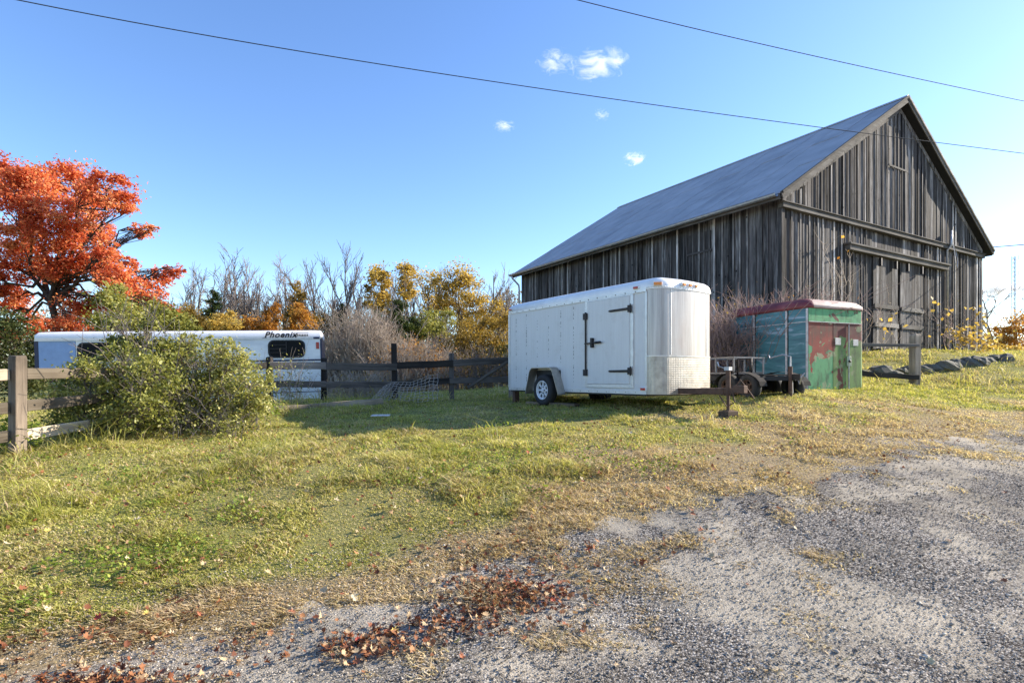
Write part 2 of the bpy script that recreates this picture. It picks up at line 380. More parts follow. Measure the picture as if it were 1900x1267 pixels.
# ------------------------------------------------------------------ barn (local x along the gable, y back along the side, z up from the photo's eye-foot level)
RNG = random.Random(7)
M_SIDE = wood('barn_board_weathered', (.007, .006, .006), (.345, .33, .32), (.10, .088, .084), contrast=(.42, .63))
M_BATT = wood('pale_batten_wood', (.04, .036, .034), (.54, .51, .48), None, contrast=(.36, .62))
M_TRIM = wood('grey_trim_wood', (.08, .073, .066), (.44, .41, .37), None, contrast=(.3, .7), axis='X', knots=False, bump=.4)
M_TRIMY = wood('grey_trim_wood_long', (.05, .045, .045), (.30, .27, .24), None, contrast=(.3, .7), axis='Y', knots=False, bump=.4)
M_DARKW = plain('near_black_wood', (.012, .011, .011), .95, 0, .3, 3, .1)
M_ROOF = plain('roof_sheet_metal', (.36, .35, .355), .6, .15, .22, .9, .12, spec=.5, dirt=(.05, .05, .06), dirt_amt=.4)
M_STONE = plain('field_stone', (.13, .12, .095), .95, 0, .45, 4, .8, dirt=(.06, .08, .03), dirt_amt=.7)
M_IRON = plain('dark_iron', (.035, .032, .032), .55, .6, .4, 9, .2, dirt=(.10, .05, .03), dirt_amt=.4)
M_GALV = plain('galvanised_metal', (.38, .38, .40), .45, .7, .25, 8, .1)
BARN_ROT = rad(30.9)
barn = thing('barn', 'large weathered board barn with dark metal gable roof and sliding doors', 'barn', (7.6, 15.8, 0), BARN_ROT)
BW, BL = 13.2, 13.9; HX = BW/2; ZE, ZR = 6.81, 10.98; SL = (ZR-6.57)/(HX+.385)
def zroof(x): return 6.57+(HX+.385-abs(x-HX))*SL-.16      # underside of the roof
m = MB(); m.box(.12, BW-.12, .12, BL-.1, .6, ZE-.1); m.prism([(.15, .14, ZE-.1), (BW-.15, .14, ZE-.1), (HX, .14, zroof(HX)-.12)], (0, BL-.3, 0)); m.build('interior_backing', M_DARKW, barn)  # solid backing behind the board gaps, unlit interior put into its near-black colour
m = MB(); m.box(-.05, BW+.05, .03, BL+.02, -.2, 1.45); m.build('foundation', M_STONE, barn)
def board(x, y, w, zb, zt0, zt1, th, mat, parent, along='x', name='board'):
    """one upright board, its top cut from zt0 to zt1"""
    x0, x1 = -w/2, w/2; dz = RNG.uniform(-.012, .012); tl = RNG.uniform(-.004, .004)
    vs_ = []
    for yy in (0, -th):
        vs_ += [(x0+tl, yy, zb), (x1+tl, yy, zb), (x1-tl, yy, zt1), (x0-tl, yy, zt0)]
    M = Matrix.Rotation(RNG.uniform(-.05, .05), 4, 'Z'); vs_ = [M @ Vector(p) for p in vs_]
    mb = MB().add(vs_, [(0, 1, 2, 3), (7, 6, 5, 4), (0, 4, 5, 1), (3, 2, 6, 7), (1, 5, 6, 2), (0, 3, 7, 4)])
    o = mb.build(name, mat, parent, loc=(x, y, 0)); o.rotation_euler = (0, 0, 0 if along == 'x' else -math.pi/2); return o
# side wall facing the trailer: boards along y, outer face towards -x
y = 0.0
while y < BL-.05:
    w = min(RNG.uniform(.19, .30), BL-y)
    o = board(-.0, y+w/2, w-RNG.choice([.006, .012, .02, .03]), 1.0, 6.6, 6.6, .028+RNG.random()*.02, M_SIDE, barn, 'y'); o.location.x = .06+RNG.uniform(-.012, .012); y += w
    if RNG.random() < .75 and y < BL-.1: o = board(0, y, RNG.uniform(.035, .075), 1.0, 6.55, 6.55, .018+RNG.random()*.015, M_BATT if RNG.random() < .8 else M_SIDE, barn, 'y', 'batten'); o.location.x = .005
# gable: lower boards up to the skirt beam, upper boards standing a little proud
x = 0.0
while x < BW-.05:
    w = min(RNG.uniform(.17, .29), BW-x); xc = x+w/2
    if not (4.86 < xc < 8.4): board(xc, .09, w-RNG.choice([.008, .014, .024]), 1.0+min(1.0, max(0, xc/6)), 6.36, 6.36, .028+RNG.random()*.02, M_SIDE, barn)
    elif xc: board(xc, .11, w-.012, 5.5, 6.36, 6.36, .03, M_SIDE, barn)
    x += w
    if RNG.random() < .7 and x < BW-.1 and not (4.7 < x < 8.5): board(x, .032, RNG.uniform(.03, .07), 1.0+min(1.0, max(0, x/6)), 6.27, 6.27, .018+RNG.random()*.014, M_BATT if RNG.random() < .55 else M_SIDE, barn, 'x', 'batten')
x = 0.0
while x < BW-.05:
    w = min(RNG.uniform(.16, .28), BW-x); xc = x+w/2
    zt = [zroof(x)-.02, zroof(x+w)-.02]
    board(xc, .045, w-RNG.choice([.006, .012, .022]), 6.42, max(6.47, zt[0]), max(6.47, zt[1]), .028+RNG.random()*.018, M_SIDE, barn); x += w
    if RNG.random() < .7 and .7 < x < BW-.7: bw_ = RNG.uniform(.03, .065); board(x, -.012, bw_, 6.46, zroof(x-bw_/2)-.25, zroof(x+bw_/2)-.25, .016+RNG.random()*.014, M_BATT if RNG.random() < .5 else M_SIDE, barn, 'x', 'batten')
m = MB(); m.box(-.06, BW+.06, -.09, .07, 6.28, 6.42); m.box(-.07, BW+.07, -.13, .06, 6.421, 6.455); m.build('skirt_beam', M_TRIM, barn, bevel=.01)
m = MB(); m.box(-.02, .12, -.02, .10, 1.0, 6.27); m.build('corner_board', M_SIDE, barn)
m = MB(); m.box(BW-.1, BW+.04, -.01, .14, 2.0, 6.27); m.build('corner_board', M_SIDE, barn)
# plain far walls
m = MB(); m.box(BW-.1, BW, .15, BL, 1.0, 6.6); m.build('far_side_wall', M_SIDE, barn)
m = MB(); m.box(0.1, BW-.12, BL-.09, BL, 1.0, 6.6); m.prism([(0, BL-.08, 6.601), (BW, BL-.08, 6.601), (HX, BL-.08, zroof(HX)-.03)], (0, .07, 0)); m.build('back_wall', M_SIDE, barn)
# sliding doors under their track
for x0, x1, yy in ((4.9, 6.50, .03), (6.70, 8.36, .055)):
    d = MB().box(x0+.02, x1-.02, yy+.005, yy+.03, 2.45, 5.5).build('sliding_door', M_DARKW, barn); n = 8; w = (x1-x0)/n
    for k in range(n): board(x0+w*(k+.5), yy, w-RNG.choice([.008, .016]), 2.42+RNG.random()*.05, 5.46, 5.46, .028, M_SIDE, d, name='door_board')
    for zz in (3.24, 3.85):
        MB().box(x0+.03, x1-.03, yy-.075, yy-.043, zz-.07, zz+.07).build('door_rail', M_TRIM, d)
m = MB(); m.box(3.25, 9.95, -.15, .03, 5.46, 5.62); m.box(3.2, 10.0, -.20, .04, 5.621, 5.68); m.build('door_track', M_TRIM, barn, bevel=.008)
for xx in (5.2, 6.2, 7.0, 8.0): MB().box(xx-.03, xx+.03, -.12, -.03, 5.15, 5.415).build('track_hanger', M_IRON, barn)
# hay door in the gable
hd = MB().box(5.85, 7.05, -.0055, -.005, 8.65, 9.95).build('hay_door', M_DARKW, barn)
for k in range(6): board(5.85+.2*(k+.5), -.006, .19, 8.66, 9.94, 9.94, .007, M_SIDE, hd, name='door_board')
MB().box(5.83, 7.07, -.05, -.03, 8.58, 8.64).build('door_sill', M_TRIM, hd)
hs_ = MB().box(.0, .03, 2.45, 3.35, 5.6, 6.2).build('side_hatch', M_SIDE, barn)
MB().box(-.03, .01, 2.4, 3.4, 5.53, 5.6).build('hatch_sill', M_SIDE, hs_)
# roof: two slopes of sheets, each sheet its own piece
ua = math.atan(SL); SLN = (HX+.385)/math.cos(ua); Y0, Y1 = -.27, BL+.3
for side in (0, 1):
    ncol, nrow = 15, 3
    base = Matrix.Translation((-.385 if side == 0 else BW+.385, 0, 6.57)) @ Matrix.Rotation(0 if side == 0 else math.pi, 4, 'Z') @ Matrix.Rotation(-ua, 4, 'Y')
    # deck below the sheets
    dk = MB().box(.0, SLN-.06, (Y0+.02 if side == 0 else -Y1+.02), (Y1-.02 if side == 0 else -Y0-.02), -.15, -.005, base); dk.build('roof_deck', M_DARKW, barn)
    cw = (Y1-Y0)/ncol; rw = SLN/nrow
    for r in range(nrow):
        for c in range(ncol):
            a = (Y0 if side == 0 else -Y1)+c*cw
            j = RNG.uniform(-.003, .003)
            p = MB().box(r*rw-.03, (r+1)*rw-.0, a+.002, a+cw-.002, .004+.012*((c+r) % 2)*.4, .016+.004*((c+r) % 2)+.004*r)
            p.box(r*rw-.03, (r+1)*rw-.01, a+.004, a+.016, .017+.004*r, .022+.004*r)
            o = p.build('roof_sheet', M_ROOF, barn); o.matrix_local = base @ Matrix.Translation((0, 0, j))
rc = MB()
rc.prism([(HX-.16, Y0-.01, ZR-.055), (HX, Y0-.01, ZR+.05), (HX+.16, Y0-.01, ZR-.055), (HX+.16, Y0-.01, ZR-.035), (HX, Y0-.01, ZR+.07), (HX-.16, Y0-.01, ZR-.035)], (0, Y1-Y0, 0)); rc.build('ridge_cap', M_ROOF, barn)
# rake boards and fascia
for sgn, x0 in ((1, -.385), (-1, BW+.385)):
    p0 = Vector((x0, Y0+.01, 6.50)); p1 = Vector((HX, Y0+.01, ZR-.07))
    MB().beam(p0, p1, .035, .20).build('rake_board', M_TRIM, barn)
    MB().beam(p0+Vector((0, -.035, .08)), p1+Vector((0, -.035, .08)), .03, .07).build('rake_trim', M_TRIM, barn)
    q0 = Vector((x0+sgn*.38, .005, 6.56)); q1 = Vector((HX, .005, ZR-.32)); MB().beam(q0, q1, .05, .16).build('rake_frieze', M_SIDE, barn)
    MB().box(min(x0-.02, x0+.02), max(x0-.02, x0+.02), Y0+.06, Y1, 6.40, 6.55).build('fascia_board', M_TRIMY, barn)
gt = MB(); gt.loft([[Vector((-.41+(-.075+.075*math.cos(a)), yy, 6.56+.075*math.sin(a)-.02)) for a in [math.pi*k/6+math.pi for k in range(7)]] for yy in (Y0+.1, Y1)], closed=False)
gt.tube([(-.41, Y0+.1, 6.56), (-.41, Y1, 6.56)], .012, 5); gt.tube([(-.56, Y0+.1, 6.555), (-.56, Y1, 6.555)], .014, 5)
g_ = gt.build('gutter', M_GALV, barn)
for k in range(7): MB().box(-.57, -.39, Y0+1+k*2.05, Y0+1.03+k*2.05, 6.56, 6.585).build('gutter_bracket', M_GALV, g_)
MB().tube([(-.47, BL+.1, 6.5), (-.45, BL+.1, 6.36), (-.12, BL+.05, 6.05), (-.09, BL+.05, 5.8), (-.09, BL+.05, 1.2)], .045, 8).build('downspout', M_GALV, barn, True)
MB().tube([(10.08, -.03, 2.2), (10.08, -.03, 6.25), (10.08, -.16, 6.4), (10.08, -.16, 6.95)], .045, 8).build('conduit_pipe', M_GALV, barn, True)
MB().tube([(10.1, -.17, 6.6), (10.22, -.2, 6.2), (10.32, -.2, 5.75), (10.45, -.2, 5.6), (10.55, -.18, 5.85), (10.5, -.15, 6.2), (10.3, -.15, 6.45)], .012, 5).build('service_cable', M_GALV, barn)

# ------------------------------------------------------------------ white cargo trailer (x forward, y to its far side, z up)
t = NT('white_painted_panel'); v = t.coords((1, 1, 1), False)
streak = t.noise(t.coords((3, 3, .12), False), 8, 5, .7)
c = t.ramp(streak, [(.25, (.57, .555, .54)), (.6, (.63, .62, .61))]); d = t.ramp(t.noise(v, 2.2, 8, .75), [(.53, 0.0), (.72, .32)])
c = t.mix(d, c, (.38, .33, .28)); t.col(c); t.set(.38, 0, .5); t.bump(t.noise(v, 2.2, 2), .10, .03); M_WHITE = t.m
t = NT('front_panel_paint'); v = t.coords((1, 1, 1), False)
st = t.noise(t.coords((2.5, 2.5, .1), False), 5, 5, .7); c = t.ramp(st, [(.35, (.36, .325, .30)), (.62, (.54, .50, .465))])
rust = t.ramp(t.noise(t.coords((1, 1, .5), False), 2.3, 6, .7), [(.5, 0.0), (.75, .45)]); c = t.mix(rust, c, (.42, .30, .24)); t.col(c); t.set(.3, .15, .5); M_FRONT = t.m
t = NT('diamond_plate'); v = t.coords((1, 1, 1), False)
sx_ = t.new('ShaderNodeSeparateXYZ'); t.c(v, sx_.inputs[0]); hh_ = t.math('SUBTRACT', sx_.outputs['Y'], sx_.outputs['X']); K_ = 2*math.pi/.062
w1_ = t.math('SINE', t.math('MULTIPLY', t.math('ADD', hh_, sx_.outputs['Z']), K_)); w2_ = t.math('SINE', t.math('MULTIPLY', t.math('SUBTRACT', hh_, sx_.outputs['Z']), K_))
dia = t.math('MULTIPLY', w1_, w2_); dia = t.ramp(dia, [(.1, 0.0), (.6, 1.0)])
c = t.ramp(t.noise(v, 5, 6, .7), [(.3, (.30, .27, .23)), (.7, (.55, .50, .43))]); t.col(c); t.set(.42, .75); t.bump(dia, .45, .004); M_PLATE = t.m
M_ALU = plain('trailer_aluminium', (.62, .61, .60), .42, .55, .15, 7, .08, dirt=(.25, .22, .2), dirt_amt=.3)
M_ALUC = plain('roof_cap_metal', (.78, .77, .75), .4, .1, .1, 4, .05, dirt=(.4, .38, .35), dirt_amt=.3)
M_RUBBER = plain('tyre_rubber', (.022, .022, .023), .85, 0, .3, 12, .3)
M_RIM = plain('white_wheel_paint', (.72, .72, .74), .45, 0, .12, 8, .05, dirt=(.3, .25, .2), dirt_amt=.4)
M_BLACK = plain('black_gap', (.01, .01, .011), .6, 0, .2, 5, 0)
M_AMBER = plain('amber_lens', (.75, .25, .04), .25, 0, .1, 20, .1)
M_RED = plain('red_lens', (.45, .03, .02), .25, 0, .1, 20, .1)
M_RUSTY = plain('rusty_steel', (.11, .065, .045), .8, .3, .45, 12, .4)
M_PLANK = wood('old_plank', (.10, .07, .045), (.45, .34, .22), None, axis='X', knots=False)
M_BLOCK = wood('wood_block', (.09, .065, .05), (.36, .25, .17), None, axis='X', knots=False)
TG = .91
FWD = Vector((.561, -.828)); trl = thing('cargo_trailer', 'white enclosed cargo trailer with side door and rounded front, propped on its jack', 'trailer', (2.284, 9.5, TG), math.atan2(-.828, .561))
TW, RC, XR = 1.5, .28, -4.18; Z0, ZG, ZT = .33, .95, 2.08
def arc(cx, cy, r, a0, a1, n): return [(cx+r*math.cos(a0+(a1-a0)*k/n), cy+r*math.sin(a0+(a1-a0)*k/n)) for k in range(n+1)]
front = arc(0, RC, RC, -math.pi/2, 0, 8)+[(RC+.05*math.sin(math.pi*k/8), RC+(TW-2*RC)*k/8) for k in range(1, 8)]+arc(0, TW-RC, RC, 0, math.pi/2, 8)
outline = [(XR, TW), (XR, 0), (-2.5, 0), (-1, 0)]+front+[(-1, TW), (-2.5, TW)]
def inset(pts, d, closed=True):
    n = len(pts); out = []
    for i in range(n):
        a = Vector(pts[i-1] if closed or i else pts[0]); b = Vector(pts[(i+1) % n] if closed or i < n-1 else pts[-1]); p = Vector(pts[i])
        if closed or 0 < i < n-1: pass
        tdir = (b-a).normalized(); nn = Vector((-tdir.y, tdir.x)); k = 1.0
        e1 = (p-Vector(pts[i-1])); e2 = (Vector(pts[(i+1) % n])-p)
        if closed and e1.length > 1e-6 and e2.length > 1e-6:
            cs = max(.3, e1.normalized().dot(tdir)); k = 1/cs
        q = p+nn*d*k; out.append((q.x, q.y))
    return out
def ring(pts, z): return [(p[0], p[1], z) for p in pts]
MB().box(XR+.02, -.02, .02, TW-.02, Z0+.01, ZT).box(XR+.02, .0, .03, TW-.03, Z0-.06, Z0+.0).build('inner_box', M_BLACK, trl)
FX0, FX1 = -2.72-.42, -2.72+.42     # wheel opening
sp = MB()
for a, b, z0, z1 in ((XR, FX0, Z0, ZT), (FX1, 0, Z0, ZT), (FX0, FX1, .74, ZT)): sp.box(a, b, -.001, .018, z0, z1)
sp.build('side_panel', M_WHITE, trl)
MB().box(XR, 0, TW-.018, TW, Z0, ZT).build('side_panel', M_WHITE, trl)
MB().box(XR-.012, XR+.012, .01, TW-.01, Z0, ZT).build('rear_door', M_WHITE, trl)
MB().loft([ring(front, ZG-.01), ring(front, ZT)], closed=False).build('front_panel', M_FRONT, trl, True)
fo = inset(front, -.006, False)
g = MB().loft([ring(fo, Z0-.03), ring(fo, ZG)], closed=False); sg = g.build('stone_guard', M_PLATE, trl, True)
MB().loft([ring(inset(front, -.010, False), ZG-.012), ring(inset(front, -.012, False), ZG+.012)], closed=False).build('guard_trim', M_ALU, sg)
rings = [ring(inset(outline, d), z) for d, z in ((-.012, ZT), (-.014, ZT+.05), (-.004, ZT+.10), (.03, ZT+.145), (.08, ZT+.18), (.2, ZT+.215), (.45, ZT+.245))]
MB().loft(rings, cap1=True).build('roof', M_ALUC, trl, True)
MB().box(XR, -.0, -.02, -.0015, ZT-.035, ZT+.012).build('roof_rail', M_ALU, trl)
MB().box(XR, 0, -.014, -.0015, Z0-.03, Z0+.03).build('bottom_rail', M_ALU, trl)
MB().box(XR-.02, XR+.035, -.016, -.0015, Z0+.031, ZT-.036).build('corner_trim', M_ALU, trl)
MB().box(-.03, .012, -.012, -.0015, Z0+.031, ZT-.036).build('corner_trim', M_ALU, trl)
m = MB()
for fr in (8, 16): 
    q = front[fr]; m.beam((q[0]+.004, q[1], ZG+.02), (q[0]+.004, q[1], ZT), .012, .006)
m.build('seam_strip', M_ALU, trl)
# rivet lines on the side
m = MB()
for xx in [-3.9, -3.5, -3.1, -2.7, -2.3, -1.9]:
    z = .5
    while z < 1.95:
        if RNG.random() < .6 and not (FX0 < xx < FX1 and z < .8): hgt = RNG.choice([.012, .014, .03, .05]); m.box(xx-.004, xx+.004, -.004, -.0012, z, z+hgt)
        z += .065
xx = XR+.1
while xx < -.05: m.box(xx-.008, xx+.008, -.026, -.0205, ZT-.02, ZT-.004); m.box(xx-.006, xx+.006, -.018, -.0145, Z0-.006, Z0+.006); xx += .24
for k in range(3, 30):
    q = front[min(24, int(k*.83))]; 
o = m.build('rivets', M_IRON, trl); o['kind'] = 'stuff'
m = MB(); ff = inset(front, -.013, False)
for i in range(len(ff)-1):
    for s_ in (.25, .75):
        px = ff[i][0]*(1-s_)+ff[i+1][0]*s_; py = ff[i][1]*(1-s_)+ff[i+1][1]*s_; m.box(px-.008, px+.008, py-.008, py+.008, ZT+.02, ZT+.035)
o = m.build('rivets', M_ALU, trl); o['kind'] = 'stuff'
# side door
dr = MB().box(-1.47, -.37, -.026, -.0015, .47, 2.02).build('door', M_WHITE, trl, bevel=.004)
m = MB()
for a, b, z0, z1 in ((-1.55, -1.475, .40, 2.045), (-.365, -.29, .40, 2.045), (-1.474, -.366, .40, .465), (-1.474, -.366, 2.022, 2.045)): m.box(a, b, -.020, -.0015, z0, z1)
m.build('door_frame', M_ALU, dr, bevel=.004)
for zz in (.70, 1.79):
    m = MB(); m.box(-.40, -.335, -.055, -.0265, zz-.06, zz+.06); m.prism([(-.90, -.044, zz), (-.85, -.044, zz+.02), (-.40, -.044, zz+.023), (-.40, -.044, zz-.023), (-.85, -.044, zz-.02)], (0, .0175, 0)); m.tube([(-.33, -.05, zz-.08), (-.33, -.05, zz+.08)], .014, 8); m.build('hinge', M_IRON, dr, bevel=.003)
m = MB(); m.tube([(-1.50, -.045, .62), (-1.50, -.045, 1.83)], .017, 8)
for zz in (.68, 1.75): m.box(-1.56, -1.46, -.06, -.0205, zz-.06, zz+.06)
m.build('latch_bar', M_IRON, dr)
m = MB(); m.beam((-1.5, -.065, 1.23), (-1.10, -.06, 1.24), .03, .025); m.box(-1.33, -1.28, -.085, -.0265, 1.15, 1.33); m.tube([(-1.22, -.06, 1.24), (-1.06, -.075, 1.24)], .022, 8); m.build('latch_handle', M_IRON, dr, bevel=.003)
# wheels and fender
def wheel(cx, cy, r, w, parent, out=-1, rim_mat=None, tyre_mat=None, rimr=.60, spokes=8):
    rm = r*rimr; wh = thing('wheel', None, None, (cx, cy, r)); wh.parent = parent
    prof = [(rm, -w*.35), (rm*1.04, -w*.5), (r*.86, -w*.52), (r*.96, -w*.42), (r, -w*.25), (r, w*.25), (r*.96, w*.42), (r*.86, w*.52), (rm*1.04, w*.5), (rm, w*.35)]
    MB().lathe(prof, (0, 0, 0), (0, 1, 0), 40).build('tyre', tyre_mat or M_RUBBER, wh, True)
    y_ = out*w
    m = MB(); m.lathe([(rm*1.02, y_*.5), (rm*.98, y_*.53), (rm*.92, y_*.5), (rm*.88, y_*.32), (rm*.84, y_*.26)], (0, 0, 0), (0, 1, 0), 40)
    m.lathe([(rm*.46, y_*.22), (rm*.42, y_*.34), (rm*.22, y_*.36), (rm*.2, y_*.46), (.001, y_*.47)], (0, 0, 0), (0, 1, 0), 24)
    for k in range(spokes):
        a = 2*math.pi*k/spokes; dx, dz = math.cos(a), math.sin(a); m.beam((dx*rm*.4, y_*.29, dz*rm*.4), (dx*rm*.88, y_*.27, dz*rm*.88), .035*r/.32, .03, up=(0, 1, 0))
    m.build('rim', rim_mat or M_RIM, wh, False)
    m = MB(); m.lathe([(rm*.85, y_*.05), (.001, y_*.05)], (0, 0, 0), (0, 1, 0), 24); m.build('brake_drum', M_BLACK, wh)
    m = MB()
    for k in range(5):
        a = 2*math.pi*k/5; m.tube([(math.cos(a)*rm*.32, y_*.36, math.sin(a)*rm*.32), (math.cos(a)*rm*.32, y_*.46, math.sin(a)*rm*.32)], .011, 6)
    m.build('lug_nuts', M_IRON, wh)
    return wh
WX = -2.72
wheel(WX, -.075, .325, .18, trl, -1); wheel(WX, TW-.03, .325, .2, trl, 1)
MB().tube([(WX, .05, .325), (WX, TW-.05, .325)], .03, 8).build('axle', M_IRON, trl)
outer = [(WX-.56, .26), (WX-.40, .74), (WX-.33, .80), (WX+.30, .80), (WX+.37, .74), (WX+.58, .26)]
inner = [(WX-.46, .26), (WX-.34, .68), (WX-.28, .73), (WX+.25, .73), (WX+.31, .68), (WX+.46, .26)]
m = MB(); ro = [(x_, -.20, z_) for x_, z_ in outer]; ri = [(x_, -.002, z_) for x_, z_ in outer]
m.loft([ro, ri], closed=False); ro2 = [(x_*.985+WX*.015, -.20, z_-.02) for x_, z_ in outer]; m.loft([ro2, [(p[0], -.002, p[2]) for p in ro2]], closed=False); m.loft([ro, ro2], closed=False)
m.build('fender', M_PLATE, trl)
MB().box(WX-.40, WX+.40, -.003, .012, .28, .72).build('wheel_well', M_BLACK, trl)
# marker lights
def marker(px, py, z, yaw, mat, w=.10, h=.035):
    M = Matrix.Translation((px, py, z)) @ Matrix.Rotation(yaw, 4, 'Z')
    b = MB().box(-w/2-.012, w/2+.012, -.022, .03, -h/2-.01, h/2+.01, M).build('marker_light', M_ALUC, trl, bevel=.006)
    MB().box(-w/2, w/2, -.04, -.0225, -h/2, h/2, M).build('lens', mat, b, bevel=.006)
marker(XR+.09, -.012, ZT+.06, 0, M_RED); marker(-.22, -.012, ZT+.055, 0, M_RED); marker(.19, .055, ZT+.075, rad(44), M_AMBER, .13, .05)
for q in (.52, .68, .84): marker(RC+.055, q, ZT+.085, math.pi/2, M_AMBER, .07, .04)
marker(-.06, -.004, Z0+.06, 0, M_RED, .1, .04)
MB().box(-1.6, -1.3, .55, .9, ZT+.235, ZT+.28).build('roof_vent', M_ALUC, trl, bevel=.02)
MB().box(XR+.1, XR+.2, .02, .14, .0, Z0-.061).build('rear_leg', M_RUSTY, trl)
# tongue, jack and its block
m = MB(); cy = TW/2; m.beam((-.2, .25, .36), (.98, cy-.02, .36), .06, .10); m.beam((-.2, TW-.25, .36), (.98, cy+.02, .36), .06, .10); m.beam((.82, cy, .37), (1.2, cy, .37), .08, .10); m.box(1.16, 1.36, cy-.05, cy+.05, .34, .46)
m.build('tongue', M_RUSTY, trl, bevel=.008)
jk = MB(); jx, jy = 1.06, cy-.02; jk.tube([(jx, jy, .30), (jx, jy, .74)], .038, 12); jk.tube([(jx, jy, .06), (jx, jy, .30)], .027, 12); jk.box(jx-.06, jx+.06, jy-.06, jy+.06, .05, .065)
j = jk.build('jack', M_RUSTY, trl)
MB().tube([(jx-.02, jy, .72), (jx-.14, jy-.05, .77), (jx-.16, jy-.05, .84)], .012, 6).box(jx-.045, jx+.045, jy-.045, jy+.045, .70, .76).build('crank', M_GALV, j)
ch = MB(); ch.tube([(1.15, cy-.04, .36), (1.25, cy-.12, .2), (1.12, cy-.14, .12), (.95, cy-.1, .3)], .010, 6); ch.tube([(1.1, cy+.05, .4), (1.2, cy+.1, .55), (1.3, cy+.12, .42), (1.42, cy+.14, .25)], .010, 6); ch.build('safety_chain', M_RUSTY, trl)
def local_xy(o, x_, y_): p = Matrix.Rotation(o.rotation_euler.z, 4, 'Z') @ Vector((x_, y_, 0)); return o.location.x+p.x, o.location.y+p.y
bx, by = local_xy(trl, jx, jy); bg = gz(bx, by)
o = MB().box(-.12, .12, -.10, .10, -.06, max(.06, TG+.05-bg)).build('jack_block', M_BLOCK, None, bevel=.008, loc=(bx, by, bg), rot=(0, 0, .5)); tag(o, 'brown timber block under the white trailer jack', 'wood block')
for k, (dx, lab) in enumerate(((-.42, 'short plank lying behind the white trailer wheel'), (.55, 'long grey plank lying in front of the white trailer wheel'))):
    px, py = local_xy(trl, WX+dx, -.02); L = .22 if k == 0 else .34
    o = MB().box(-L, L, -.08, .08, -.03, .045).build('wheel_plank', M_PLANK, None, bevel=.006, loc=(px, py, gz(px, py)+.03), rot=(0, 0, trl.rotation_euler.z+.15)); tag(o, lab, 'plank')

# ------------------------------------------------------------------ old green horse box
def peel(name, green, red, bias, slope, palecol):
    t = NT(name); v = t.coords((1, 1, 1), False); oi = t.new('ShaderNodeObjectInfo')
    n1 = t.noise(v, 1.7, 6, .55, .6); n2 = t.noise(v, 3.6, 5, .6, .3); n3 = t.noise(t.coords((1, 1, .35), False), 6, 6, .7)
    sp_ = t.new('ShaderNodeSeparateXYZ'); t.c(v, sp_.inputs[0])
    f = t.math('ADD', n1, t.math('ADD', t.math('MULTIPLY', sp_.outputs['Z'], slope), bias))
    c = t.ramp(f, [(.50, green), (.505, red), (.75, tuple(x*.55 for x in red))])
    pale = t.ramp(n2, [(.59, 0.0), (.595, 1.0)]); c = t.mix(t.math('MULTIPLY', pale, .85), c, palecol)
    c = t.mix(t.ramp(n3, [(.48, 0.0), (.68, .75)]), c, (.04, .045, .022)); t.col(c); t.set(.6, 0, .35); t.bump(n2, .25, .01); return t.m
M_PEEL = peel('peeling_green_and_red_paint', (.10, .31, .13), (.30, .042, .022), -.17, .26, (.30, .33, .18))
M_PEELD = peel('peeling_olive_door_paint', (.13, .22, .06), (.14, .022, .015), -.19, .26, (.22, .25, .12))
M_HEAD = peel('chipped_green_paint', (.11, .36, .15), (.14, .05, .03), -.16, 0, (.09, .28, .11))
t = NT('faded_teal_panel'); v = t.coords((1, 1, 1), False)
n1 = t.noise(t.coords((.6, .35, 2.2), False), 3.2, 7, .65, .8); c = t.ramp(n1, [(.3, (.02, .085, .12)), (.47, (.045, .17, .19)), (.56, (.07, .21, .23)), (.64, (.28, .37, .43))])
t.col(c); t.set(.45, 0, .5); t.bump(t.noise(v, 20, 4), .15, .005); M_TEAL = t.m
t = NT('maroon_roof_paint'); v = t.coords((1, 1, 1), False); n1 = t.noise(v, 2.6, 6, .6)
c = t.ramp(n1, [(.3, (.09, .02, .02)), (.55, (.18, .035, .036)), (.72, (.28, .11, .09))]); t.col(c); t.set(.5, 0, .4); M_MAROON = t.m
t = NT('sunlit_roof_front'); v = t.coords((1, 1, 1), False); n1 = t.noise(v, 3.6, 6, .6)  # pale front of the maroon roof, sunlight put into the colour
c = t.ramp(n1, [(.32, (.15, .05, .045)), (.42, (.40, .28, .235)), (.65, (.56, .46, .41))]); t.col(c); t.set(.6, 0, .3); M_ROOFF = t.m
M_POST = plain('flaking_white_strip', (.55, .52, .48), .6, 0, .2, 20, .2, dirt=(.22, .12, .08), dirt_amt=.8)
hb = thing('horse_box', 'old green and maroon horse box body with peeling paint, sunk in the grass', 'trailer', (6.24, 11.8, 1.22), rad(22))
HW, HL, HH = 1.68, 2.2, 1.74
def hout(ins, r=.10):
    a = arc(HW-r, r, r-ins*.0, -math.pi/2, 0, 5); return [(ins, HL-ins), (ins, ins)]+[(min(x_, HW-ins), max(y_, ins)) for x_, y_ in a]+[(HW-ins, HL-ins)]
MB().box(.03, HW-.03, .04, HL-.02, .02, HH).build('inner_box', M_BLACK, hb)
for a, b in ((.02, .50), (.55, 1.42), (1.47, HL)): MB().box(-.004, .02, a, b, -.05, HH).build('side_panel', M_TEAL, hb)
for yy, zb in ((.0, -.06), (.525, .1), (1.445, .1)): MB().box(-.022, -.0045, yy-.0, yy+.045, zb, HH-.005).build('side_post', M_POST, hb)
for yy in (.525, 1.445): MB().beam((-.012, yy+.03, .36), (-.012, yy+.24, .06), .016, .03).build('side_brace', M_POST, hb)
MB().box(-.013, -.0045, .05, HL, HH-.29, HH-.275).build('side_strip', M_POST, hb)
MB().box(.0, .715, -.006, .03, -.04, HH-.29).build('end_panel', M_PEEL, hb)
MB().box(.0, HW-.1, -.012, .035, HH-.275, HH).build('head_panel', M_HEAD, hb)
